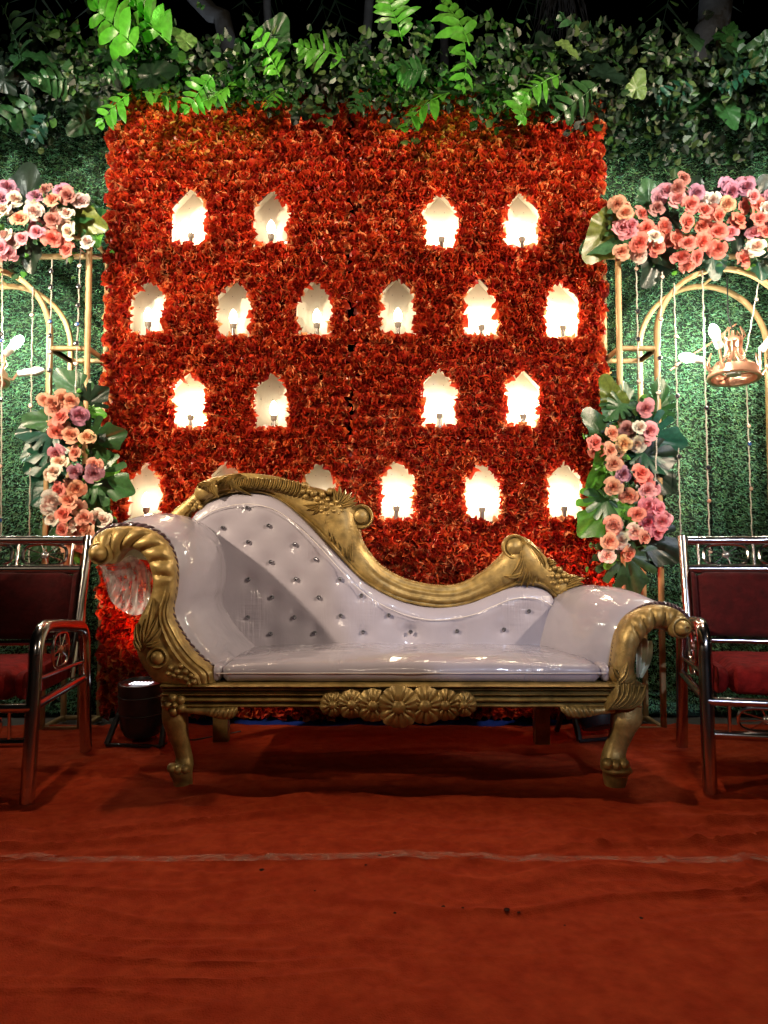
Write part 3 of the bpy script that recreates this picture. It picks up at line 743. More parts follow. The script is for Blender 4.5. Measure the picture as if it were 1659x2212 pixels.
def chair(label, loc, rz):
    t = thing('chrome_armchair', label, 'chair', (0, 0, 0), 'chrome armchairs beside the sofa')
    hw = .33; hub = 'chrome'
    for s in (-1, 1):
        x = s*hw
        mb = MB(); mb.tube([(x, -.375, -.004), (x, -.36, .12), (x, -.335, .38), (x, -.328, .45)], .0255, 12); mb.build('leg', 'chrome', t)
        path = [Vector((x, -.328, .45)), Vector((x, -.325, .485))]
        path += arc((x, -.230, .503), .095, PI, PI/2, (0, 1, 0), (0, 0, 1), 8)
        path += [Vector((x, -.10, .590)), Vector((x, .05, .574))]
        path += arc((x, .155, .472), .09, PI/2, 0, (0, 1, 0), (0, 0, 1), 8) + [Vector((x, .25, .43))]
        mb = MB(); mb.tube(path, .0255, 12); arm = mb.build('armrest', 'chrome', t)
        mb = MB(); mb.tube([(x, .25, .43), (x, .266, .28), (x, .30, -.004)], .0255, 12); mb.build('leg', 'chrome', t)
        mb = MB(); mb.tube([(x, -.318, .418), (x, .245, .405)], .009, 8); mb.build('arm_bar', 'chrome', arm)
        wheel(arm, (x, -.06, .493), .085, .066, (0, 1, 0), (0, 0, 1), 'copper')
        mb = MB(); mb.tube([(x, -.335, .325), (x, .262, .335)], .017, 8); mb.build('side_rail', 'chrome', t)
        xx = s*(hw - .043); mb = MB(); mb.tube([(xx, .20, .34), (xx + s*.01, .255, .52), (xx + s*.012, .345, .80), (xx + s*.014, .385, .945)], .020, 10)
        mb.build('back_post', 'chrome', t)
    w2 = hw - .05
    for z, y, r, nm in ((.925, .380, .022, 'top_rail'), (.795, .342, .022, 'back_rail'), (.485, .243, .012, 'back_rail')):
        mb = MB(); mb.tube([(-w2, y, z), (w2, y, z)], r, 10); mb.build(nm, 'chrome', t)
    for xx in (-.235, 0, .235):
        if True:
            mb = MB(); mb.tube([(xx, .342, .80), (xx, .377, .92)], .007, 8); mb.build('baluster', 'chrome', t)
    for x in (-.1175, .1175): wheel(t, (x, .360, .860), .094, .049, (1, 0, 0), (0, .27, .96), 'disc_rim')
    mb = MB(); cushion(mb, -w2 + .004, w2 - .004, -.030, .030, -.145, .145, .024, 0, 14, .003)
    ca, sa = math.cos(-.28), math.sin(-.28)
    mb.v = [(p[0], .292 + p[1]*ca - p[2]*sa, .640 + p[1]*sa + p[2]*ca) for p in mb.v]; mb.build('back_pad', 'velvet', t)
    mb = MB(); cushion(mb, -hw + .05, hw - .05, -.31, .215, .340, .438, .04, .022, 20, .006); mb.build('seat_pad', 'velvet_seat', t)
    for z in (.325, .205):
        mb = MB(); mb.tube([(-hw, -.35, z), (hw, -.35, z)], .0165, 10); mb.build('front_rail', 'chrome', t)
    for x in (-.255, 0, .255):
        mb = MB(); mb.tube([(x, -.352, .21), (x, -.352, .325)], .0065, 8); mb.build('baluster', 'chrome', t)
    for x in (-.1275, .1275): wheel(t, (x, -.352, .266), .098, .042, (1, 0, 0), (0, 0, 1), 'disc_rim')
    t.location = loc; t.rotation_euler = (0, 0, rz)
    return t
chair('chrome armchair with dark red velvet seat beside the high-armed end of the sofa', (-1.60, 3.064, 0), R(4.7))
chair('chrome armchair with dark red velvet seat beside the low-armed end of the sofa', (1.592, 3.131, 0), R(-13))

# ------------------------------------------------------------------ PAR stage lights
def par(label, loc, tilt, rz, col, power, aim):
    t = thing('stage_light', label, 'stage light', (0, 0, 0), 'black stage lights on the floor')
    q = Matrix.Rotation(tilt, 3, 'X'); c = Vector((0, 0, .165))
    def X(p): return c + q @ Vector(p)
    mb = MB(); prof = [(.052, -.125), (.080, -.12), (.094, -.085), (.099, -.03), (.101, .03), (.099, .09), (.101, .115), (.094, .118), (.090, .105)]
    mb.lathe((0, 0, 0), prof, (0, 0, 1), 28); mb.v = [tuple(X(p)) for p in mb.v]; can = mb.build('can', 'black_metal', t)
    mb = MB()
    for z in (-.02, .06):
        mb.tube([X((.1025*math.cos(a), .1025*math.sin(a), z)) for a in np.linspace(0, 2*PI, 33)[:-1]], .003, 5, closed=True)
        mb.build('band', 'black_metal', can); mb = MB()
    for k in range(6):
        mb = MB(); p0 = -.045 + .0165*k; mb.add([X((p0, -.035, .112)), X((p0 + .010, -.035, .112)), X((p0 + .018, .015, .112)), X((p0 + .008, .015, .112))], [(0, 1, 2, 3)])
        mb.build('led_strip', 'led', can, smooth=False)
    mb = MB(); mb.tube([(-.11, .05, .17), (-.118, -.02, .09), (-.128, -.07, .01)], .011, 8, square=True); mb.build('yoke_arm', 'black_metal', t)
    mb = MB(); mb.tube([(.11, .05, .17), (.118, -.02, .09), (.128, -.07, .01)], .011, 8, square=True); mb.build('yoke_arm', 'black_metal', t)
    mb = MB(); mb.tube([(-.13, -.072, .009), (.13, -.072, .009)], .007, 8, square=True); mb.build('yoke_foot', 'black_metal', t)
    mb = MB(); mb.tube([(-.11, .05, .17), (-.118, .10, .09), (-.128, .13, .01)], .010, 8, square=True); mb.build('yoke_arm', 'black_metal', t)
    mb = MB(); mb.tube([(.11, .05, .17), (.118, .10, .09), (.128, .13, .01)], .010, 8, square=True); mb.build('yoke_arm', 'black_metal', t)
    for s in (-1, 1):
        mb = MB(); mb.lathe((s*.098, .05, .17), [(.018, 0), (.02, .004), (.02, .018), (.012, .024)], (s, 0, 0), 12); mb.build('yoke_knob', 'black_metal', t)
    t.location = loc; t.rotation_euler = (0, 0, rz)
    Mx = Matrix.Translation(loc) @ Matrix.Rotation(rz, 4, 'Z'); lp = Mx @ X((0, 0, .16))
    lamp('stage_light_beam', 'SPOT', lp, aim, power, col, .05, 95, .6)
    return t
g = G(300, 1612)
par('black stage light tilted up at the flower wall beside the high-armed sofa end', (g.x, g.y + .03, .004), R(5), R(-8), (1.0, .07, .03), 20, (-1.2, 4.05, .9))
g = G(1292, 1600)
par('black stage light tilted up at the flower wall beyond the low-armed sofa end', (g.x, g.y + .05, .004), R(-24), R(18), (1.0, .10, .12), 36, (1.05, 4.05, 1.3))
mb = MB(); mb.tube([tuple(G(x, y, .006)) for x, y in ((335, 1590), (352, 1604), (345, 1612), (372, 1600), (420, 1598), (470, 1590), (520, 1580))], .004, 6)
tag(mb.build('power_cable', 'cable', org=(-.9, 3.6, 0)), 'thin black cable curling from the stage light under the sofa', 'cable')

# ------------------------------------------------------------------ carnation wall with lamp niches
def carnation(seed, Rr=.044, H=.046):
    """a ruffled paper carnation: crumpled petals round a short stalk, facing local +Z"""
    rg = random.Random(seed); vs = []; fs = []; cs = []
    for k in range(22):
        f = (k + .5)/22; a = k*2.4 + rg.uniform(-.25, .25); lean = .04 + 1.12*f**1.2 + rg.uniform(-.14, .14)
        r0 = Rr*(.05 + .42*f); L = Rr*rg.uniform(.75, 1.15)*(1.0 - .12*f); W = Rr*rg.uniform(.42, .70)*(.6 + .55*f)
        out = Vector((math.cos(a), math.sin(a), 0)); tw = rg.uniform(-.28, .28); tan = Vector((-math.sin(a), math.cos(a), 0))
        d = (out*math.sin(lean) + Vector((0, 0, 1))*math.cos(lean)).normalized(); nrm = tan.cross(d)
        tan = (tan*math.cos(tw) + nrm*math.sin(tw)).normalized(); nrm = tan.cross(d)
        base = len(vs); c0 = out*r0 + Vector((0, 0, H*(.30 - .26*f))); q1 = rg.uniform(.05, .40)*rg.choice((-1, 1, 1)); q2 = rg.uniform(-.45, .25); ph = rg.uniform(0, 6.28)
        g = rg.random(); br = rg.uniform(.75, 1.2)
        col = (.55, .046, .014) if g < .46 else (.33, .015, .010) if g < .69 else (.68, .125, .028) if g < .88 else (.84, .33, .13)  # the palest peach petals put highlights into the colour
        for j in range(3):
            v = j/2
            for i in range(5):
                u = i/2 - 1; ww = W*(.45 + .55*math.sin(v*PI*.55))
                p = c0 + d*L*v*(1 - .10*u*u) + tan*ww*u + nrm*(W*q1*(u*u)*2*v + L*q2*v*v*.7 + W*.30*v*math.sin(u*3.4 + ph)) + Vector((rg.uniform(-1, 1), rg.uniform(-1, 1), rg.uniform(-1, 1)))*Rr*.05*v
                vs.append(tuple(p)); cs.append([min(1, c*br*(.74 + .40*v)) for c in col] + [1.])  # base darkened, tip lightened: inner shade and edge light put into the colour
        for j in range(2):
            for i in range(4): q = base + j*5 + i; fs.append((q, q + 1, q + 6, q + 5))
    return np.array(vs), fs, np.array(cs)
CARN = [carnation(i) for i in range(9)]
CMESH = []
for i, (v, f, cc) in enumerate(CARN):
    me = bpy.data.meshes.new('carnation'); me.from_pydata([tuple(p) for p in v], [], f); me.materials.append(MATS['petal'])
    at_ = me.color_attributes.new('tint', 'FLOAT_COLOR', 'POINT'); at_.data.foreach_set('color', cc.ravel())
    me.polygons.foreach_set('use_smooth', [True]*len(me.polygons)); CMESH.append(me)
WD, WB = 4.02, 4.085                                   # board face, niche back
PX0, PX1, PXM = -1.455, 1.155, P(757, 900, 4.0).x
PZ0, PZ1 = .05, 3.30
NICHE = [(412, 478, 'bulb_bright'), (588, 480, 'bulb_dim'), (950, 486, 'bulb_bright'), (1124, 486, 'bulb_bright'),
         (322, 668, 'bulb_dim'), (507, 672, 'bulb_dim'), (681, 671, 'bulb_dim'), (858, 669, 'bulb_dim'), (1036, 675, 'bulb_bright'), (1210, 676, 'bulb_glare'),
         (411, 868, 'bulb_glare'), (588, 869, 'bulb_dim'), (948, 865, 'bulb_bright'), (1125, 866, 'bulb_glare'),
         (317, 1066, 'bulb_mid'), (489, 1066, 'bulb_dim'), (690, 1066, 'bulb_dim'), (857, 1063, 'bulb_bright'), (1041, 1066, 'bulb_bright'), (1217, 1064, 'bulb_bright')]
ROWN = ['topmost', 'second', 'third', 'lowest']
def house(cx, cz, g=0., hw=.100, top=.182, sh=.075, bot=.148):
    return [(cx - hw - g, cz - bot - g), (cx + hw + g, cz - bot - g), (cx + hw + g, cz + sh + g*.6), (cx, cz + top + g*1.3), (cx - hw - g, cz + sh + g*.6)]
def inside(pt, poly):
    c = False; n = len(poly)
    for i in range(n):
        (x1, z1), (x2, z2) = poly[i], poly[i - 1]
        if (z1 > pt[1]) != (z2 > pt[1]) and pt[0] < (x2 - x1)*(pt[1] - z1)/(z2 - z1) + x1: c = not c
    return c
niches = []
for i, (x, y, m) in enumerate(NICHE):
    p = P(x, y, WD); niches.append((p.x, p.z, m, 0 if i < 4 else 1 if i < 10 else 2 if i < 14 else 3))
for side, (x0, x1, which) in enumerate(((PX0, PXM - .014, 'shorter run of niches, behind the high sofa back'), (PXM + .014, PX1, 'beside the low sofa arm'))):
    t = thing('flower_wall_panel', ('tall panel of ruffled red carnations with lit niches behind the high sofa back',
                                    'tall panel of ruffled red carnations with lit niches behind the low sofa arm')[side], 'flower wall', ((x0 + x1)/2, WD, PZ0), 'carnation wall panels')
    mine = [q for q in niches if x0 < q[0] < x1]
    # board with house-shaped openings
    bm = bmesh.new(); edges = []
    def loop(pts):
        vv = [bm.verts.new((x - ORG[t.name].x, 0, z - ORG[t.name].z)) for x, z in pts]
        for k in range(len(vv)): edges.append(bm.edges.new((vv[k], vv[k - 1])))
    loop([(x0, PZ0), (x1, PZ0), (x1, PZ1), (x0, PZ1)])
    for nx_, nz_, m, r in mine: loop(house(nx_, nz_))
    bmesh.ops.triangle_fill(bm, edges=edges, use_beauty=True)
    bad = [f for f in bm.faces if any(inside((f.calc_center_median().x + ORG[t.name].x, f.calc_center_median().z + ORG[t.name].z), house(q[0], q[1], -.002)) for q in mine)]
    bmesh.ops.delete(bm, geom=bad, context='FACES')
    me = bpy.data.meshes.new('board'); bm.to_mesh(me); bm.free(); me.materials.append(MATS['plywood'])
    me.materials.clear(); me.materials.append(MATS['red_cloth']); bo = bpy.data.objects.new('board', me); COL.objects.link(bo); bo.parent = t; ORG[bo.name] = ORG[t.name]
    sm = bo.modifiers.new('thick', 'SOLIDIFY'); sm.thickness = .012; sm.offset = 0
    for nx_, nz_, m, r in mine:
        mb = MB(); h = house(nx_, nz_, .0)
        mb.add([(x, WD + .007, z) for x, z in h] + [(x, WB, z) for x, z in h], [(k, (k + 1) % 5, 5 + (k + 1) % 5, 5 + k) for k in range(5)] + [(5, 6, 7, 8, 9)])
        ni = mb.build('niche', 'plywood', t, smooth=False)
        for dx, dz in ((-.025, .10), (.03, .095), (-.07, .03), (.075, .04)):
            mb = MB(); mb.ball((nx_ + dx, WB - .001, nz_ + dz), (.0022, .001, .0022), 6, 4); mb.build('nail', 'cable', ni)
    # carnations
    pts = []; pitch = .062; rr = random.Random(21 + side); nz = int((PZ1 - PZ0)/(pitch*.90)); k = 0
    while True:
        z = PZ0 + .02 + k*pitch*.88; k += 1
        if z > PZ1 - .01: break
        nxn = int((x1 - x0)/pitch)
        for i in range(nxn + 1):
            x = x0 + .026 + (i + (.5 if k % 2 else 0))*(x1 - x0 - .052)/(nxn + .5) + rr.uniform(-.009, .009)
            zz = z + rr.uniform(-.009, .009)
            if any(inside((x, zz), house(q[0], q[1], .050)) for q in mine): continue
            pts.append((x, zz))
    for q in mine:
        h = house(q[0], q[1], .031)
        for i in range(5):
            (ax_, az_), (bx_, bz_) = h[i], h[(i + 1) % 5]; nseg = max(1, round(math.hypot(bx_ - ax_, bz_ - az_)/.049))
            for k2 in range(nseg):
                f_ = (k2 + (.5 if i in (0,) else .25))/nseg
                pts.append((ax_ + (bx_ - ax_)*f_ + rr.uniform(-.004, .004), az_ + (bz_ - az_)*f_ + rr.uniform(-.004, .004)))
    pts.sort(key=lambda q: (q[0] + .12)**2*.3 + (q[1] - 1.75)**2)
    pts_o, pts_s = pts[:300], pts[300:]
    def xf_(q):
        ax = rr.uniform(-.32, .32); ay = rr.uniform(-.32, .32)
        if q[0] < PX0 + .05: ay -= .4
        if q[0] > PX1 - .05: ay += .4
        e = Matrix.Rotation(PI/2 + ax, 4, 'X') @ Matrix.Rotation(ay, 4, 'Y') @ Matrix.Rotation(rr.uniform(0, 6.28), 4, 'Z')
        return Matrix.Translation((q[0], WD - .010 - rr.uniform(0, .012), q[1])) @ e @ Matrix.Scale(rr.uniform(.86, 1.16), 4)
    for q in pts_o:
        o = bpy.data.objects.new('carnation', rr.choice(CMESH)); COL.objects.link(o); o.parent = t
        o.matrix_local = Matrix.Translation(-ORG[t.name]) @ xf_(q)
    V = []; F = []; CC = []; off = 0
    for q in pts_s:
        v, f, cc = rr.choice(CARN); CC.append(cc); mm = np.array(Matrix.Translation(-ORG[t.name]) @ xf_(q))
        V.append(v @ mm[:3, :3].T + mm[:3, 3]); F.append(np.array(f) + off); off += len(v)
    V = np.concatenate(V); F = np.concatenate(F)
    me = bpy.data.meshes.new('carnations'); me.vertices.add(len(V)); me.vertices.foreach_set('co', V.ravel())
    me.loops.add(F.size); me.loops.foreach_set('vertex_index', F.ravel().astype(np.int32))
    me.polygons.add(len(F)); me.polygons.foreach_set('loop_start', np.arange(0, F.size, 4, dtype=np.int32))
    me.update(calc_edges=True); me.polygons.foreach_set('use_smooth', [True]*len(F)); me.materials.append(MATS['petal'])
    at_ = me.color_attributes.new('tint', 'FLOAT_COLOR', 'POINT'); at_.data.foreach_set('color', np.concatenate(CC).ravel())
    o = bpy.data.objects.new('carnations', me); COL.objects.link(o); o.parent = t; o['kind'] = 'stuff'
# bulbs
BR = {'bulb_dim': 'softly lit', 'bulb_mid': 'moderately lit', 'bulb_bright': 'brightly lit', 'bulb_glare': 'glaring'}
def bulb_prof(s=1.): return [(.009*s, 0), (.014*s, .010*s), (.0175*s, .022*s), (.0165*s, .034*s), (.0115*s, .048*s), (.005*s, .058*s), (.001, .061*s)]
for i, (nx_, nz_, m, r) in enumerate(niches):
    fl = nz_ - .148; bx = nx_ + random.uniform(-.004, .012)
    t = thing('candle_bulb', '%s candle bulb in a %s-row niche above the %s' % (BR[m], ROWN[r], 'high sofa back' if nx_ < PXM else 'low sofa arm'), 'light bulb', (bx, WD - .016, fl), 'bulbs in the flower wall niches')
    mb = MB(); mb.lathe((bx, WD - .016, fl), [(.011, 0), (.011, .050)], (0, 0, 1), 12); mb.build('lamp_base', 'holder_metal', t)
    mb = MB(); mb.lathe((bx, WD - .016, fl + .048), [(.012, 0), (.0165, .006), (.0175, .026), (.015, .028)], (0, 0, 1), 14); mb.build('lamp_holder', 'holder', t)
    mb = MB(); mb.lathe((bx, WD - .016, fl + .075), bulb_prof(1.28), (0, 0, 1), 12); mb.build('bulb', m, t)

# ------------------------------------------------------------------ artificial turf walls
def add_quads(name, V, tint, m, parent, kind='stuff'):
    n = len(V)//4; me = bpy.data.meshes.new(name); me.vertices.add(len(V)); me.vertices.foreach_set('co', V.ravel())
    me.loops.add(n*4); me.loops.foreach_set('vertex_index', np.arange(n*4, dtype=np.int32))
    me.polygons.add(n); me.polygons.foreach_set('loop_start', np.arange(0, n*4, 4, dtype=np.int32)); me.update(calc_edges=True)
    a = me.color_attributes.new('tint', 'FLOAT_COLOR', 'POINT'); a.data.foreach_set('color', np.repeat(np.c_[tint, np.ones(n)], 4, axis=0).ravel())
    me.materials.append(MATS[m]); o = bpy.data.objects.new(name, me); COL.objects.link(o); o.parent = parent
    if kind: o['kind'] = kind
    return o
GD = 4.24
sx = P(1525, 600, GD).x
for x0, x1, lab in ((-2.75, -1.30, 'green artificial grass wall panel behind the bouquet-topped gold arch at the high sofa arm'),
                    (1.02, sx - .006, 'narrow green artificial grass panel between the red flower wall and the panel joint'),
                    (sx + .006, 2.85, 'green artificial grass panel beyond the joint, behind the copper chandelier')):
    t = thing('grass_wall_panel', lab, 'grass wall', ((x0 + x1)/2, GD, 0), 'green turf backdrop panels')
    mb = MB(); mb.box((x0, GD, -.02), (x1, GD + .03, 3.45)); mb.build('backing_board', 'turf_back', t, smooth=False)
    n = int((x1 - x0)*3.45*19000); x = RNG.uniform(x0, x1, n); z = RNG.uniform(0, 3.45, n)
    L = RNG.uniform(.015, .027, n); w = RNG.uniform(.0017, .0030, n)
    a = RNG.normal(0, 1.0, n) + PI; el = RNG.uniform(.35, 1.15, n)
    dx, dz, dy = np.sin(a)*np.cos(el), np.cos(a)*np.cos(el)*.9 + .1, -np.sin(el)
    roll = RNG.uniform(0, PI, n)
    px_, pz_ = np.cos(roll), np.sin(roll)
    b = np.c_[x, np.full(n, GD - .001), z] - np.array(ORG[t.name]); d = np.c_[dx, dy, dz]*L[:, None]; pr = np.c_[px_, np.zeros(n), pz_]*w[:, None]
    V = np.stack([b - pr, b + pr, b + d + pr*.35, b + d - pr*.35], 1).reshape(-1, 3)
    br = RNG.uniform(.55, 1.5, n)[:, None]
    tint = np.array([[.175, .41, .21]])*br*np.c_[RNG.uniform(.7, 1.4, n), np.ones(n), RNG.uniform(.7, 1.3, n)]
    add_quads('turf', V, tint, 'blade', t)

# ------------------------------------------------------------------ leaf, frond and rose meshes
def polar_leaf(name, rfun, nth=64, nr=5, cup=.12, fold=.10, wave=.03, seed=0):
    """leaf blade round its stalk: local +Z runs to the tip, face looks to -Y"""
    vs = [(0, 0, 0)]; fs = []
    for i in range(1, nr + 1):
        for k in range(nth):
            th = -PI + 2*PI*(k + .5)/nth; r = rfun(th)*i/nr
            x, z = r*math.sin(th), r*math.cos(th)
            y = cup*(x*x + (z - .3)**2*.5) - fold*abs(x) + wave*math.sin(th*9 + seed)*(i/nr)**2 + .03*math.exp(-(x/.03)**2)
            vs.append((x, y, z))
    for k in range(nth - 1): fs.append((0, 1 + k, 2 + k))
    for i in range(nr - 1):
        for k in range(nth - 1):
            a = 1 + i*nth + k; fs.append((a, a + nth, a + nth + 1, a + 1))
    me = bpy.data.meshes.new(name); me.from_pydata(vs, [], fs); me.materials.append(MATS['leafy'])
    me.polygons.foreach_set('use_smooth', [True]*len(fs)); return me
def r_monstera(th):
    a = abs(th); base = .50 + .26*math.cos(a*.5) + .20*math.exp(-(a/.22)**2) - .10*math.exp(-((a - PI)/.35)**2)
    cut = 0
    for c in (.62, 1.02, 1.42, 1.84, 2.25):
        cut = max(cut, math.exp(-((a - c)/.055)**2))
    return base*(1 - .52*cut)
def r_heart(th):
    a = abs(th); return (.46 + .30*math.exp(-(a/.38)**2) + .14*math.cos(a) + .22*math.exp(-((a - 2.5)/.45)**2))*(1 + .03*math.sin(a*11))
def r_broad(th):
    a = abs(th); return (.36 + .44*math.exp(-(a/.55)**2) + .16*math.exp(-((a - 2.2)/.6)**2))*(1 + .05*math.sin(a*9))
LEAF = {'monstera': [polar_leaf('leaf', r_monstera, 110, 5, .25, .16, .02, s) for s in (0, 2)],
        'heart': [polar_leaf('leaf', r_heart, 48, 5, .2, .22, .03, s) for s in (1, 4)],
        'broad': [polar_leaf('leaf', r_broad, 40, 5, .3, .3, .04, s) for s in (3, 5)]}
def frond_mesh(n, width, seed, droop=.25):
    """lobed leaf with finger-like lobes: local +Z to the tip, length 1"""
    rg = random.Random(seed); mb = MB(); 
    def spine(t): return Vector((.05*math.sin(t*2.5 + seed), droop*t*t, t))
    for k in range(n):
        t = .12 + .80*k/(n - 1); L = width*(math.sin(PI*(.16 + .80*t))**.7)*rg.uniform(.9, 1.1); w = .40/n*rg.uniform(1., 1.25)
        for s in (-1, 1):
            if rg.random() < .07: continue
            L2 = L*rg.uniform(.75, 1.15); c = spine(t); d = Vector((s*.92, rg.uniform(-.25, .35), .58 - .25*t + rg.uniform(-.18, .18))).normalized(); up = Vector((0, rg.uniform(-.35, .35), 1)).normalized(); fold = rg.uniform(.0, .35); rows = []
            for q, ww in ((0, .75), (.25, 1.0), (.6, 1.05), (.85, .62), (1., .10)):
                p = c + d*L2*q + Vector((0, .25*L2*q*q - fold*L2*q*(1 - q), -.10*L2*q*q))
                rows.append([p - up*w*ww, p + Vector((0, .015, 0)), p + up*w*ww])
            mb.loft(rows, closed=False, cap=False)
    tp = spine(.9); rows = []
    for q, ww in ((0, .5), (.4, 1.0), (.75, .7), (1., .05)):
        p = tp + Vector((0, .05*q*q, .2*q)); rows.append([p + Vector((-.06*ww, -.01, 0)), p + Vector((0, .012, 0)), p + Vector((.06*ww, -.01, 0))])
    mb.loft(rows, closed=False, cap=False)
    mb.tube([spine(t/8) - Vector((0, .006, 0)) for t in range(9)], [.016*(1 - t/10) for t in range(9)], 5)
    me = bpy.data.meshes.new('lobed_leaf'); me.from_pydata(mb.v, [], mb.f); me.materials.append(MATS['leafy'])
    me.polygons.foreach_set('use_smooth', [True]*len(me.polygons)); return me
FROND = [frond_mesh(6, .46, 1, .3), frond_mesh(5, .46, 2, .5), frond_mesh(7, .42, 3, -.3), frond_mesh(5, .50, 4, .6), frond_mesh(6, .44, 6, -.5), frond_mesh(7, .50, 8, .2)]
def put(mesh, name, parent, base, direction, size, roll, col, tilt=0.):
    """base point, direction of the tip in the upright plane, tilt of the tip towards the viewer"""
    o = bpy.data.objects.new(name, mesh); COL.objects.link(o); o.parent = parent
    z = (Vector(direction).normalized() + Vector((0, -tilt, 0))).normalized()
    y = Vector((0, 1, 0)); y = (y - z*y.dot(z)).normalized(); x = y.cross(z)
    Mx = Matrix((x, y, z)).transposed().to_4x4() @ Matrix.Rotation(roll, 4, 'Z')
    o.matrix_local = Matrix.Translation(Vector(base) - ORG[parent.name]) @ Mx @ Matrix.Scale(size, 4)
    o.color = (*col, 1); return o
def rose_mesh(seed):
    """open garden rose facing local +Z: tight centre, wavy outer petals; petals deeper in colour towards the heart"""
    rg = random.Random(seed); vs = []; fs = []; cs = []; NP = 21
    for k in range(NP):
        f = k/(NP - 1); ang = k*2.4 + rg.uniform(-.25, .25); rk = .07 + .83*f**1.15; hk = .80 - .50*f**1.3 + rg.uniform(-.05, .05); spread = 1.0 - .25*f
        base = len(vs); nu, nv = 6, 5; flare = .05 + .75*f*rg.uniform(.8, 1.2); w1, w2 = rg.uniform(0, 6), rg.uniform(.03, .10)
        sat = (1.0, .55 + .5*f, .50 + .55*f)
        for j in range(nv + 1):
            v = j/nv
            for i in range(nu + 1):
                u = 2*i/nu - 1
                rr = rk*(.20 + .80*math.sin(v*PI/2)**.8) + flare*rk*max(0, v - .5)**1.3 - .06*rk*u*u
                zz = hk*v*(1 - .34*u*u*v) - .42*f*max(0, v - .6) + w2*math.sin(u*5 + w1)*v
                a = ang + u*spread*(1 - .12*v)
                vs.append((rr*math.cos(a), rr*math.sin(a), zz)); cs.append((*[min(1, q*rg.uniform(.96, 1.04)) for q in sat], 1.))
        for j in range(nv):
            for i in range(nu): a = base + j*(nu + 1) + i; fs.append((a, a + 1, a + nu + 2, a + nu + 1))
    me = bpy.data.meshes.new('rose'); me.from_pydata(vs, [], fs); me.materials.append(MATS['rose'])
    at_ = me.color_attributes.new('tint', 'FLOAT_COLOR', 'POINT'); at_.data.foreach_set('color', np.array(cs).ravel())
    me.polygons.foreach_set('use_smooth', [True]*len(fs)); return me
ROSE = [rose_mesh(s) for s in (1, 2, 3, 4, 5, 6, 7)]
RC = {'c': (.74, .24, .19), 'o': (.70, .36, .24), 'p': (.70, .29, .34), 'm': (.46, .22, .31), 'w': (.76, .73, .62), 'y': (.78, .56, .30), 'k': (.42, .20, .17), 'n': (.80, .66, .56)}
def tint(c, v=.15): f = random.uniform(1 - v, 1 + v)*(.88 if v == .10 else 1); return tuple(min(1, q*f*random.uniform(.93, 1.07)) for q in c)
LG = {'d': (.010, .024, .014), 'g': (.024, .082, .024), 'l': (.08, .26, .03), 't': (.014, .072, .042), 'y': (.13, .17, .035), 's': (.045, .12, .05)}

def sprigs(parent, centres, n, spread, size, cols, rg, name='small_leaves'):
    """many small oval leaves round the given points, one mesh"""
    V = []; T = []
    for _ in range(n):
        c = rg.choice(centres); p = np.array([c[0] + rg.gauss(0, spread[0]), c[1] + rg.gauss(0, spread[1]), c[2] + rg.gauss(0, spread[2])])
        for _k in range(rg.choice((1, 2, 3))):
            d = np.array([rg.gauss(0, 1), rg.gauss(0, .6) - .2, rg.gauss(0, 1)]); d /= np.linalg.norm(d)
            q = np.cross(d, [rg.gauss(0, .5), 1, rg.gauss(0, .5)]); q /= np.linalg.norm(q); nn = np.cross(d, q)
            L = size*rg.uniform(.6, 1.5); w = L*rg.uniform(.28, .42); col = rg.choice(cols); f = rg.uniform(.6, 1.4)
            a, b, m_ = p + d*.01, p + d*L*1.02, p + d*L*.5
            e1 = m_ + q*w - nn*w*.35; e2 = m_ - q*w - nn*w*.35
            f1 = p + d*L*.25 + q*w*.75 - nn*w*.25; f2 = p + d*L*.25 - q*w*.75 - nn*w*.25; g1 = p + d*L*.8 + q*w*.55 - nn*w*.25; g2 = p + d*L*.8 - q*w*.55 - nn*w*.25
            m1 = p + d*L*.25; m2 = m_; m3 = p + d*L*.8
            V += [a, f1, e1, m2, a, m2, e2, f2, m2, e1, g1, b, m2, b, g2, e2]; T += [[c_*f for c_ in col]]*4
    V = np.array(V) - np.array(ORG[parent.name])
    return add_quads(name, V, np.array(T), 'leaf_mix', parent)

# ------------------------------------------------------------------ greenery along the top of the backdrop
gar = thing('foliage_garland', 'long garland of lobed green leaves and ivy along the top of the backdrop', 'garland', (0, 3.95, 3.25))
mb = MB(); mb.tube([(-2.9, 4.08, 3.28), (-1.5, 4.08, 3.36), (0, 4.08, 3.38), (1.3, 4.08, 3.36), (2.9, 4.08, 3.26)], .02, 8); mb.build('support_pole', 'cable', gar)
rg = random.Random(5); cen = []
for i in range(150):
    x = rg.uniform(-2.75, 2.75); mid = -1.5 < x < 1.2
    zc = rg.gauss(3.34, .075) if mid else rg.gauss(3.33, .09)
    cen.append((x, rg.uniform(3.72, 4.06), zc))
for i in range(8): cen.append((rg.uniform(1.2, 2.75), rg.uniform(3.95, 4.15), rg.uniform(3.05, 3.16)))
for i in range(4): cen.append((rg.uniform(-2.75, -1.5), rg.uniform(3.95, 4.15), rg.uniform(3.08, 3.18)))
sprigs(gar, cen, 4200, (.08, .06, .06), .046, [(.02, .07, .022), (.025, .065, .015), (.014, .034, .010), (.035, .09, .018), (.06, .10, .028), LG['d'], LG['d'], LG['d']], rg)
def zA(x, y): return (.5*x, .5*y)
def zB(x, y): return (829.5 + .5*x, .5*y)
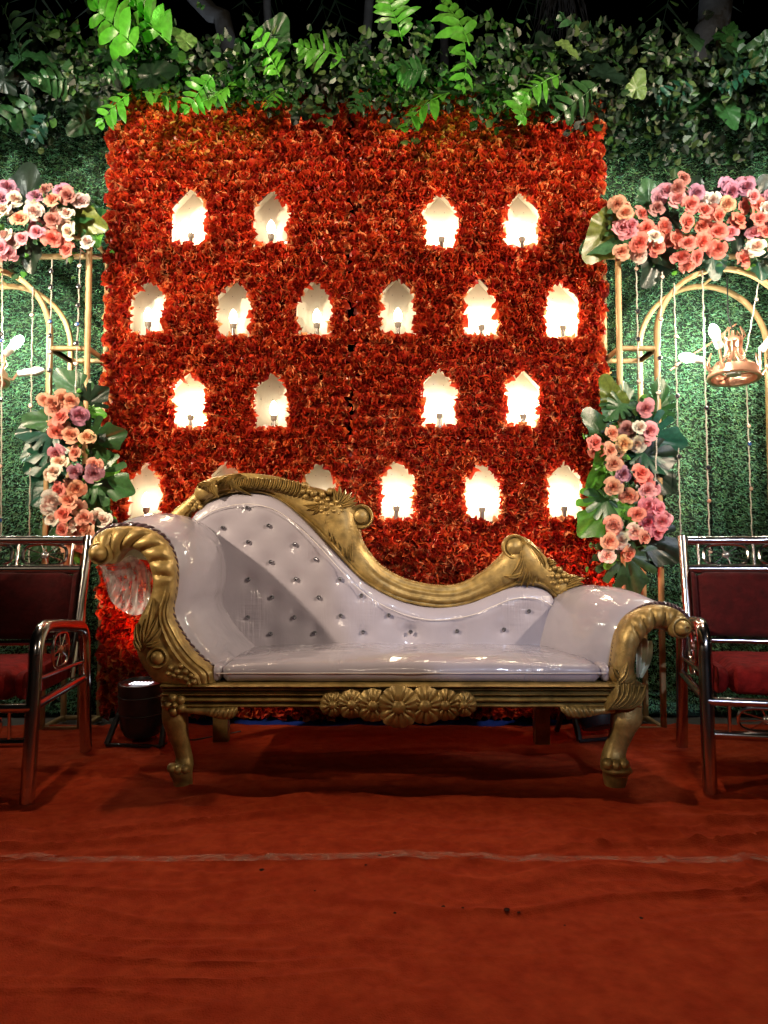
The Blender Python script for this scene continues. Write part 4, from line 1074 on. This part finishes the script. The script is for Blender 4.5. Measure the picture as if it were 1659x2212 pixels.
FR = [(zA(590, 235), zA(375, 45), 'l', 3.62), (zA(740, 205), zA(540, 60), 'l', 3.66), (zA(95, 290), zA(90, 70), 's', 3.75), (zA(190, 190), zA(235, 85), 's', 3.8), (zA(1210, 330), zA(1125, 185), 'l', 3.68), (zA(1490, 260), zA(1320, 225), 'l', 3.7),
      (zA(930, 330), zA(815, 440), 'l', 3.60), (zA(620, 395), zA(780, 405), 'l', 3.66), (zA(870, 440), zA(1015, 445), 'l', 3.6), (zA(560, 400), zA(415, 490), 'l', 3.62), (zA(500, 420), zA(520, 475), 'g', 3.7), (zA(1215, 380), zA(1150, 475), 'l', 3.62),
      (zA(1600, 400), zA(1520, 505), 'g', 3.62), (zA(210, 500), zA(150, 580), 't', 3.8), (zA(380, 330), zA(195, 340), 'g', 3.78), (zA(150, 420), zA(20, 520), 'g', 3.82), (zA(40, 330), zA(5, 230), 'd', 3.9), (zA(1020, 300), zA(930, 360), 'g', 3.72),
      (zA(560, 300), zA(430, 320), 'g', 3.72), (zA(700, 330), zA(560, 300), 'g', 3.8), (zA(1200, 180), zA(1080, 130), 'g', 3.9), (zA(1330, 350), zA(1240, 390), 'g', 3.74), (zA(310, 430), zA(300, 540), 'd', 3.86),
      (zB(70, 180), zB(15, 0), 'l', 3.70), (zB(360, 200), zB(290, 5), 'l', 3.64), (zB(350, 180), zB(380, 345), 'l', 3.62), (zB(200, 300), zB(30, 315), 'g', 3.66), (zB(280, 400), zB(90, 450), 'l', 3.64), (zB(620, 390), zB(560, 520), 'l', 3.60), (zB(760, 330), zB(610, 395), 'l', 3.66),
      (zB(930, 370), zB(790, 500), 'g', 3.64), (zB(920, 180), zB(815, 60), 's', 3.8), (zB(1180, 290), zB(1130, 150), 's', 3.8), (zB(1330, 360), zB(1220, 430), 't', 3.78), (zB(1430, 370), zB(1540, 400), 't', 3.78), (zB(1650, 230), zB(1590, 390), 't', 3.8), (zB(700, 280), zB(740, 340), 'g', 3.72),
      (zB(540, 400), zB(500, 440), 'g', 3.7), (zB(1080, 430), zB(1000, 340), 'd', 3.9), (zB(1400, 230), zB(1480, 130), 'd', 3.9), (zB(1560, 480), zB(1650, 560), 'g', 3.85), (zB(1050, 300), zB(960, 180), 'd', 3.9), (zB(480, 260), zB(560, 150), 'g', 3.85), (zB(120, 230), zB(200, 130), 's', 3.85), (zB(1250, 250), zB(1300, 150), 'd', 3.92)]
for i, (b, t, c, D) in enumerate(FR):
    B = P(b[0], b[1], D); T = P(t[0], t[1], D); d = T - B; L = d.length
    put(FROND[i % 6], 'lobed_leaf', gar, B, d, L*rg.uniform(1.0, 1.2), rg.uniform(-.8, .8), tint(LG[c], .3), rg.uniform(-.1, .7))
for i in range(110):
    x = rg.uniform(-2.7, 2.7); z = rg.gauss(3.32, .09) if -1.4 < x < 1.1 else rg.gauss(3.33, .09); a = rg.uniform(0, 6.28)
    put(rg.choice(LEAF['heart'] + LEAF['broad']), 'broad_leaf', gar, (x, rg.uniform(3.68, 4.0), z), (math.cos(a), 0, math.sin(a)), rg.uniform(.08, .19), rg.uniform(-1, 1), tint(LG[rg.choice('ggggsdddd')], .25), rg.uniform(0, .6))
for x, y in ((400, 88), (918, 82), (1220, 100), (1375, 190)):
    put(rg.choice(LEAF['broad']), 'broad_leaf', gar, P(x, y, 3.66), (rg.uniform(-1, 1), 0, rg.uniform(-1, .6)), rg.uniform(.09, .13), rg.uniform(-1, 1), tint((.14, .22, .07), .15), rg.uniform(0, .6))

# ------------------------------------------------------------------ gold arch stands
def arch_stand(xc, label):
    t = thing('arch_stand', label, 'arch stand', (xc, 3.96, 0), 'gold arch stands')
    r, hw, zs, F, B = .345, .535, 1.965, 3.84, 4.10; T = .0125
    for y in (F, B):
        for s in (-1, 1):
            mb = MB(); mb.tube([(xc + s*hw, y, -.02), (xc + s*hw, y, 2.47)], T, square=True); mb.build('outer_post', 'gold_paint', t)
        path = [(xc - r, y, -.02), (xc - r, y, 1.0)] + [(xc - r*math.cos(PI*k/26), y, zs + r*math.sin(PI*k/26)) for k in range(27)] + [(xc + r, y, 1.0), (xc + r, y, -.02)]
        mb = MB(); mb.tube(path, T, square=True); mb.build('arch_tube', 'gold_paint', t)
        mb = MB(); mb.tube([(xc - hw - .012, y + .002, 2.475), (xc + hw + .012, y + .002, 2.475)], T, square=True); mb.build('top_bar', 'gold_paint', t)
        for s in (-1, 1):
            for z in (1.90, .0):
                mb = MB(); mb.tube([(xc + s*(r + T), y + .001, z), (xc + s*(hw - T), y + .001, z)], T*.92, square=True); mb.build('cross_bar', 'gold_paint', t)
    for s in (-1, 1):
        for x in (hw, r):
            for z in (1.90, .0, 2.475 if x == hw else 1.90):
                if x == r and z == 1.90 and False: continue
                mb = MB(); mb.tube([(xc + s*x, F + T, z + .001), (xc + s*x, B - T, z + .001)], T*.9, square=True); mb.build('tie_bar', 'gold_paint', t)
    mb = MB(); mb.tube([(xc, F + .13, zs + r), (xc, F + .13, 2.47)], .006, 6); mb.tube([(xc, F, zs + r + .002), (xc, B, zs + r + .002)], .007, 6); mb.build('hanger_bar', 'gold_paint', t)
arch_stand(-2.035, 'tall gold square-tube arch stand beside the high-armed end of the sofa')
arch_stand(1.725, 'tall gold square-tube arch stand beside the low-armed end of the sofa')

# ------------------------------------------------------------------ rose arrangements
def arrangement(label, roses, leaves, D, f, org, seed, rsize=.042, nsp=190):
    t = thing('rose_arrangement', label, 'flower arrangement', org, 'rose and leaf arrangements on the arch stands'); rg = random.Random(seed); cen = []
    extra = []
    for x, y, c in roses:
        if rg.random() < .55: extra.append((x + rg.uniform(-75, 75), y + rg.uniform(-75, 75), c))
    for i_, (x, y, c) in enumerate(list(roses) + extra):
        q = f(x, y); d = D - rg.uniform(0, .06) + (.045 if i_ >= len(roses) else 0); p = P(q[0], q[1], d); cen.append((p.x, p.y + .05, p.z))
        o = bpy.data.objects.new('rose', rg.choice(ROSE)); COL.objects.link(o); o.parent = t
        e = Matrix.Rotation(PI/2 + rg.uniform(-.45, .40), 4, 'X') @ Matrix.Rotation(rg.uniform(-.5, .5), 4, 'Y') @ Matrix.Rotation(rg.uniform(0, 6.28), 4, 'Z')
        o.matrix_local = Matrix.Translation(p - ORG[t.name]) @ e @ Matrix.Scale(rsize*rg.uniform(.88, 1.14), 4); o.color = (*tint(RC[c], .10), 1)
    for x, y, tx, ty, kind, c in leaves:
        q = f(x, y); w = f(tx, ty); B = P(q[0], q[1], D + .05); T = P(w[0], w[1], D + .05)
        put(rg.choice(LEAF[kind]), 'leaf', t, B, T - B, (T - B).length/.74, rg.uniform(-.45, .45), tint(LG[c], .2), rg.uniform(-.1, .25))
    sprigs(t, [(c_[0], c_[1] + .012, c_[2]) for c_ in cen], nsp, (.035, .018, .035), .034, [LG['g'], LG['l'], (.05, .12, .03), LG['d']], rg)
    V = MB()
    for c in cen[::2]: V.tube([c, (c[0]*.9 + org[0]*.1, org[1] + .05, c[2]*.9 + org[2]*.1)], .0025, 4)
    V.build('stems', 'stem', t)['kind'] = 'stuff'
    return t
def q4(x, y): return (1253.5 + .26665*x, 331.8 + .26665*y)
def q6(x, y): return (1216.6 + .26665*x, 774.2 + .26665*y)
def q5(x, y): return (.26665*x, 774.2 + .26665*y)
def q3(x, y): return (.26665*x, 331.8 + .26665*y)
def parse(s): return [(float(a), float(b), c) for a, b, c in (w.split(',') for w in s.split())]
rs = parse('300,410,o 365,485,o 490,495,c 620,445,k 700,310,m 790,280,k 780,370,p 890,410,c 930,320,m 1070,375,w 1005,465,c 1115,500,c 1185,410,o 1220,310,m 1340,280,m 1320,430,c 1440,420,c 1395,350,p 1280,540,c 1450,530,c 860,555,c 990,590,c 670,590,c 530,605,c 390,650,p 300,610,p 600,680,w 480,720,c 335,795,o 470,820,n 620,765,c 770,695,c 870,730,c 990,715,c 1115,770,c 1120,635,c 1215,650,p 1410,650,p 1500,640,c 1430,760,n 1310,855,c 815,850,c 940,835,c 1510,440,w 1600,520,c 1640,400,c 1620,650,p 1700,560,c 1740,680,c 1600,780,c 1780,450,m 1720,800,o 1830,600,c 1880,720,w 1560,330,m 1900,500,c')
lv = [(250, 620, 60, 840, 'heart', 'y'), (250, 680, 40, 790, 'heart', 's'), (560, 400, 540, 230, 'heart', 's'), (960, 360, 930, 190, 'broad', 'd'), (1000, 380, 1130, 320, 'broad', 'd'), (640, 800, 540, 1030, 'heart', 'd'), (600, 800, 740, 900, 'heart', 'd'), (1080, 820, 1100, 990, 'heart', 't'),
      (1270, 600, 1230, 800, 'broad', 'd'), (1340, 560, 1360, 620, 'broad', 'd'), (1430, 850, 1470, 1000, 'heart', 't'), (1450, 380, 1480, 200, 'broad', 'd'), (680, 480, 690, 400, 'broad', 'd'), (740, 520, 780, 620, 'broad', 'd'), (1640, 850, 1680, 1000, 'heart', 'd'), (1800, 380, 1840, 230, 'heart', 'd'), (1900, 800, 2000, 900, 'heart', 'g'), (200, 540, 150, 480, 'broad', 'g')]
arrangement('coral and pink rose spray with dark leaves atop the arch by the low sofa arm', rs, lv, 3.76, q4, (1.725, 3.8, 2.40), 1)
rs = parse('60,280,m 10,360,m 120,370,n 290,350,m 375,300,k 500,310,m 430,380,o 660,400,n 550,340,k 40,460,w 160,530,o 280,470,w 540,490,n 425,540,k 300,640,p 560,635,w 420,690,c 50,670,n 180,690,p 710,720,w 545,785,c 65,800,p 5,760,p -80,400,c -90,560,o -100,700,p -180,480,m -200,640,c -60,880,c -300,560,o -280,700,w -380,420,m -400,640,c')
lv = [(210, 400, 220, 120, 'heart', 'd'), (640, 520, 840, 600, 'heart', 'y'), (660, 500, 830, 480, 'heart', 'g'), (250, 730, 260, 930, 'heart', 'd'), (220, 740, 110, 830, 'heart', 'd'), (270, 420, 290, 560, 'broad', 'd'), (150, 800, 140, 900, 'broad', 'g'), (-150, 350, -180, 150, 'heart', 'd'), (-150, 760, -200, 920, 'heart', 'g'), (470, 360, 500, 330, 'broad', 'l'), (790, 680, 800, 770, 'broad', 'l')]
arrangement('peach, mauve and white rose spray with dark leaves atop the arch by the high arm', rs, lv, 3.76, q3, (-2.035, 3.8, 2.40), 2)
rs = parse('665,405,p 390,610,o 510,565,k 615,560,w 695,590,p 490,690,y 595,690,w 250,685,c 375,745,o 405,855,o 480,940,m 625,930,c 405,1040,o 530,1110,o 680,1070,p 700,1195,p 600,1265,c 690,1325,p 765,1215,p 800,1320,p 415,1365,o 580,1395,w 370,1480,o 480,1480,w 650,1450,o 355,1590,n 525,1575,o 760,1395,p')
lv = [(490, 400, 500, 230, 'monstera', 'g'), (450, 360, 350, 480, 'monstera', 's'), (760, 420, 780, 210, 'monstera', 'g'), (400, 320, 320, 150, 'broad', 'y'), (320, 620, 170, 430, 'broad', 'g'), (660, 640, 920, 690, 'monstera', 't'), (660, 760, 800, 900, 'monstera', 't'), (660, 800, 880, 800, 'monstera', 'd'), (700, 900, 890, 1040, 'monstera', 'd'), (330, 860, 210, 1060, 'broad', 'l'), (360, 880, 240, 880, 'broad', 'l'), (400, 1180, 190, 1380, 'monstera', 'l'), (350, 1130, 500, 1320, 'monstera', 'g'), (620, 1440, 860, 1600, 'monstera', 'd'), (620, 1520, 760, 1680, 'monstera', 'd'), (500, 1580, 560, 1860, 'monstera', 'g'), (400, 1600, 340, 1700, 'broad', 'l'), (560, 500, 700, 520, 'broad', 'd')]
arrangement('upright spray of peach and pink roses with monstera leaves, near the low sofa arm', rs, lv, 3.78, q6, (1.28, 3.82, 1.45), 3)
rs = parse('430,360,o 575,345,o 645,460,m 455,420,o 500,480,c 460,590,c 575,620,o 705,640,y 615,765,o 460,770,p 485,840,n 440,920,n 605,915,m 760,865,o 755,930,m 480,1060,c 615,1050,o 560,1150,o 415,1140,w 520,1265,c 430,1300,w 600,1355,w 680,1290,o 835,1310,w 510,1385,c 700,1390,o 560,1500,o 640,1500,o')
lv = [(640, 270, 480, 130, 'heart', 's'), (720, 360, 860, 270, 'monstera', 'd'), (720, 420, 850, 470, 'broad', 'l'), (430, 510, 210, 510, 'broad', 's'), (440, 560, 200, 600, 'monstera', 't'), (430, 680, 230, 790, 'monstera', 't'), (420, 800, 250, 900, 'monstera', 't'), (720, 680, 960, 620, 'monstera', 'g'), (740, 720, 880, 800, 'broad', 'g'), (430, 980, 250, 1000, 'monstera', 't'), (420, 1040, 260, 1150, 'monstera', 't'), (780, 960, 1020, 1060, 'monstera', 'g'), (820, 920, 960, 900, 'broad', 'l'), (660, 1060, 830, 1250, 'monstera', 'g'), (680, 1040, 880, 1080, 'monstera', 'd'), (380, 1450, 300, 1600, 'monstera', 'g'), (600, 1480, 640, 1640, 'broad', 'l'), (780, 1330, 760, 1450, 'broad', 'g')]
arrangement('upright spray of peach, mauve and white roses with monstera leaves, near the high sofa arm', rs, lv, 3.78, q5, (-1.56, 3.82, 1.45), 4)

# ------------------------------------------------------------------ hanging bead strands with discs
def strand(x0, y0, x1, y1, D, discs, label):
    A = P(x0, y0, D); B = P(x1, y1, D); t = thing('bead_strand', label, 'bead strand', A, 'bead strands hanging from the arch stands')
    n = int((A - B).length/.0045); path = []; rad = []
    for k in range(n + 1):
        f = k/n; p = A.lerp(B, f); path.append((p.x + .0015*math.sin(k*.35), p.y, p.z)); rad.append(.0045 if k % 2 == 0 else .0022)
    mb = MB(); mb.tube(path, rad, 6); mb.build('beads', 'bead', t)
    for f, m in discs:
        p = A.lerp(B, f); mb = MB(); mb.lathe((p.x, p.y - .003, p.z), [(.0105, 0), (.0125, .002), (.0125, .006), (.0098, .008), (.0096, .006)], (0, -1, 0), 14); d = mb.build('disc_rim', 'disc_rim', t)
        mb = MB(); mb.lathe((p.x, p.y - .0085, p.z), [(.0096, 0), (.0096, .0015), (.001, .0025)], (0, -1, 0), 14); mb.build('disc', m, d)
dk, bl, pa = 'disc_dark', 'disc_blue', 'disc_pale'
strand(5, 545, 2, 1190, 3.83, [(.28, dk), (.3, bl), (.5, dk), (.72, pa), (.9, bl)], 'white bead strand hanging inside the arch beside the copper lamp, blue disc near its middle')
strand(71, 620, 62, 1240, 3.82, [(.10, pa), (.42, pa), (.6, pa)], 'white bead strand tied to the arch bend, with pale discs only')
strand(112, 560, 104, 1000, 3.81, [(.06, dk), (.14, dk), (.31, bl), (.38, dk), (.46, pa), (.55, dk), (.72, dk), (.85, dk)], 'white bead strand in front of the gold arch leg, closely set with dark discs')
strand(174, 535, 163, 850, 3.81, [(.13, pa), (.27, dk), (.40, dk), (.53, bl), (.66, dk), (.80, pa)], 'short white bead strand between arch leg and outer post, one bright blue disc')
strand(1374, 560, 1380, 832, 3.81, [(.08, pa), (.42, dk), (.64, dk), (.97, pa)], 'short white bead strand above the monstera leaves beside the outer gold post')
strand(1430, 588, 1412, 1160, 3.80, [(.02, pa), (.18, pa), (.33, dk), (.46, pa), (.8, dk)], 'slanting white bead strand crossing the gold arch leg')
strand(1456, 612, 1474, 1300, 3.82, [(.17, pa), (.26, pa), (.36, dk), (.55, dk), (.80, pa), (.95, dk)], 'white bead strand just inside the arch leg, reaching down to the chair back')
strand(1517, 585, 1536, 1300, 3.81, [(.42, dk), (.60, dk), (.70, 'copper'), (.85, pa)], 'white bead strand passing behind the lit bulbs of the copper chandelier')
strand(1641, 600, 1612, 760, 3.86, [(.3, pa)], 'short slanting white bead strand above the copper chandelier')
strand(1612, 815, 1630, 1300, 4.0, [(.22, pa), (.30, bl), (.5, pa), (.8, dk)], 'white bead strand hanging below the copper chandelier')

# ------------------------------------------------------------------ copper chandeliers
def chandelier(label, c, arms, tilt):
    t = thing('chandelier', label, 'chandelier', c, 'copper chandeliers in the arches'); C = Vector(c)
    q = Euler(tilt).to_matrix()
    def X(p): return C + q @ Vector(p)
    def bl_(mb, name, m, par=None): mb.v = [tuple(X(p)) for p in mb.v]; return mb.build(name, m, par or t)
    mb = MB(); mb.lathe((0, 0, 0), [(.110, -.026), (.128, -.028), (.132, -.020), (.122, .004), (.118, .026), (.106, .030), (.100, .020), (.108, -.006), (.110, -.026)], (0, 0, 1), 36, False); ring = bl_(mb, 'ring', 'copper')
    mb = MB(); mb.lathe((0, 0, -.004), [(.035, -.004), (.036, .008), (.02, .014)], (0, 0, 1), 18); bl_(mb, 'centre_plate', 'grey_bulb')
    mb = MB(); mb.tube([(-.11, 0, .008), (.11, 0, .008)], .005, 6); mb.tube([(0, -.11, .0085), (0, .11, .0085)], .005, 6); bl_(mb, 'ring_spokes', 'copper', ring)
    mb = MB(); mb.lathe((0, 0, .165), [(.036, 0), (.046, .004), (.046, .022), (.040, .028), (.012, .034), (.008, .07)], (0, 0, 1), 20); bl_(mb, 'top_cap', 'copper')
    for k in range(8):
        a = 2*PI*k/8 + .2; ca, sa = math.cos(a), math.sin(a)
        mb = MB(); mb.tube([(r*ca, r*sa, z) for r, z in ((.112, .022), (.095, .045), (.062, .062), (.040, .095), (.036, .135), (.040, .168))], .007, 6); bl_(mb, 'strap', 'copper')
        a += .4; ca, sa = math.cos(a), math.sin(a); mb = MB()
        pts = [(.115, 0, .025), (.125, .022, .055), (.118, .016, .085), (.108, 0, .112), (.118, -.016, .085), (.125, -.022, .055)] if k % 2 else [(.048, 0, .17), (.060, .014, .195), (.052, .010, .22), (.040, 0, .245), (.052, -.010, .22), (.060, -.014, .195)]
        mb.tube([(x*ca - y*sa, x*sa + y*ca, z) for x, y, z in pts], .0038, 5, closed=True); bl_(mb, 'loop_ornament', 'copper')
    for (bx, by, bz), d, m in arms:
        d = Vector(d).normalized(); e = Vector((bx, by, bz)); st = Vector((bx, by, 0)).normalized()*.122
        mb = MB(); mid = st.lerp(e, .5) + Vector((0, 0, -.018)); mb.tube([tuple(st), tuple(mid), tuple(e), tuple(e + d*.01)], [.008, .0065, .007, .009], 7); arm = bl_(mb, 'arm', 'copper')
        mb = MB(); mb.lathe(tuple(e), [(.012, 0), (.0175, .004), (.0185, .03), (.0178, .034), (.0198, .036), (.0198, .060), (.017, .064)], tuple(d), 14); bl_(mb, 'socket', 'socket', arm)
        mb = MB(); mb.lathe(tuple(e + d*.060), [(.014, 0), (.0205, .010), (.0240, .026), (.0232, .042), (.0175, .060), (.0085, .072), (.001, .076)], tuple(d), 14); bl_(mb, 'bulb', m, arm)
    mb = MB(); mb.tube([X((0, 0, .23)), (C.x, 3.97, C.z + .32), (C.x, 3.97, 2.31)], .0035, 6); mb.build('cord', 'cable', t)
    return t
c = P(1585, 808, 3.92)
chandelier('copper ring chandelier with candle bulbs, two glaring, in the arch by the low sofa arm', tuple(c),
           [((-.16, -.02, .055), (-1, -.1, .10), 'bulb_cool'), ((-.115, -.10, .095), (-.42, -.42, .60), 'bulb_cool'), ((.10, -.08, .10), (.50, -.30, .62), 'grey_bulb'), ((.165, -.01, .04), (1, -.1, .28), 'bulb_soft'), ((.06, .13, .07), (.4, .6, .4), 'bulb_soft')], (R(-6), R(3), 0))
c = P(-38, 815, 3.92)
chandelier('copper ring chandelier with one bulb shining, hanging in the arch beside the high sofa arm', tuple(c),
           [((.14, -.05, .095), (.72, -.25, .55), 'bulb_cool'), ((.15, .06, .03), (.8, .3, .2), 'grey_bulb'), ((-.16, -.02, .055), (-1, -.1, .10), 'bulb_cool'), ((-.10, -.10, .09), (-.4, -.4, .6), 'bulb_soft'), ((-.06, .13, .07), (-.4, .6, .4), 'bulb_soft')], (R(-6), R(-3), 0))
mb = MB(); mb.tube([tuple(P(x, y, 4.08)) for x, y in ((1448, 800), (1480, 775), (1530, 745), (1572, 712), (1590, 700))], .004, 6)
tag(mb.build('wire', 'orange_cord', org=P(1530, 745, 4.08)), 'thin pinkish wire slanting behind the copper chandelier', 'wire')
mb = MB(); mb.tube([tuple(P(x, y, 4.09)) for x, y in ((172, 538), (185, 548), (200, 552), (222, 556))], .003, 6)
tag(mb.build('wire', 'orange_cord', org=P(195, 550, 4.09)), 'short orange string tied behind the outer gold post near the rose spray', 'string')

# ------------------------------------------------------------------ palms behind the stage
def palm(label, x, D, path, rad, m, crown=True, name='palm_tree', seed=0):
    """trunk given by photo pixels above the garland; it goes on down to the ground and up into a crown"""
    pts = [P(a, b, D) for a, b in path]; top = pts[-1]; base = Vector((pts[0].x + .05, D, -.55))
    t = thing(name, label, 'palm tree', base, 'palms behind the backdrop'); rg = random.Random(seed)
    up = (pts[-1] - pts[-2]).normalized(); end = top + up*1.6; path3 = [base, base.lerp(pts[0], .5)] + pts + [top + up*.8, end]
    cp = [Vector(q) for q in catmull([tuple(p) for p in path3], 46)]
    mb = MB(); mb.tube(cp, [rad*(1.15 - .3*k/45)*(1 + .03*math.sin(k*2.1)) for k in range(46)], 14); mb.build('trunk', m, t)
    mb = MB()
    for k in range(14):
        a = 2*PI*k/14 + rg.uniform(-.2, .2); L = rg.uniform(1.6, 2.3); el = rg.uniform(.1, .9); rib = []
        for j in range(9):
            s = j/8; rib.append(end + Vector((math.cos(a)*L*s*math.cos(el), math.sin(a)*L*s*math.cos(el), L*s*math.sin(el) - .9*L*s*s)))
        mb.tube(rib, [.016*(1 - s/10) for s in range(9)], 5)
        sd = Vector((-math.sin(a), math.cos(a), 0))
        for j in range(1, 9):
            for h in (0, .5):
                c = rib[j - 1].lerp(rib[j], h)
                for s in (-1, 1):
                    l = .45*math.sin(PI*(.12 + .8*j/9)); d = (sd*s + (rib[j] - rib[j - 1]).normalized()*.5 + Vector((0, 0, -.35))).normalized()
                    w = (rib[j] - rib[j - 1]).normalized()*.02; mb.add([c - w, c + w, c + d*l], [(0, 1, 2)])
    o = mb.build('crown', 'leaf_crown', t)
mat('leaf_crown', (.03, .07, .02), .5, var=.3, transl=.15)
palm('slender grey palm trunk standing behind the bright lobed leaves of the garland', 578, 9.0, [(578, 90), (579, 50), (577, 10)], .055, 'trunk', seed=1)
palm('slender pale palm trunk rising between the two brightly lit leaf tufts', 795, 8.5, [(792, 90), (795, 50), (797, 10)], .058, 'trunk', seed=2)
palm('slender dim palm trunk right behind the brightest upright lobed leaf', 958, 9.5, [(960, 90), (959, 50), (957, 5)], .060, 'trunk_dark', seed=3)
palm('thick grey palm trunk behind the ivy end of the garland', 1540, 7.0, [(1535, 130), (1541, 70), (1546, 10)], .165, 'trunk', seed=4)
palm('pale curved palm trunk leaning over behind the garland', 470, 6.5, [(492, 90), (470, 45), (425, -5)], .085, 'trunk', seed=5)
# dry hanging fronds
t = thing('dry_palm_frond', 'dry dark palm frond hanging down behind the garland', 'palm frond', P(1200, -20, 7.6)); rg = random.Random(9)
for k in range(46):
    x = 1150 + k*3.0; L = rg.uniform(60, 110); A = P(x*.35 + 1210*.65, -60, 7.6); B = P(x + rg.uniform(-4, 4), L, 7.6 + rg.uniform(-.2, .2)); M_ = A.lerp(B, .5) + Vector((rg.uniform(-.05, .05), 0, 0))
    mb = MB(); mb.tube([A, M_, B], [.008, .006, .002], 4); mb.build('leaflet', 'trunk_dark', t)
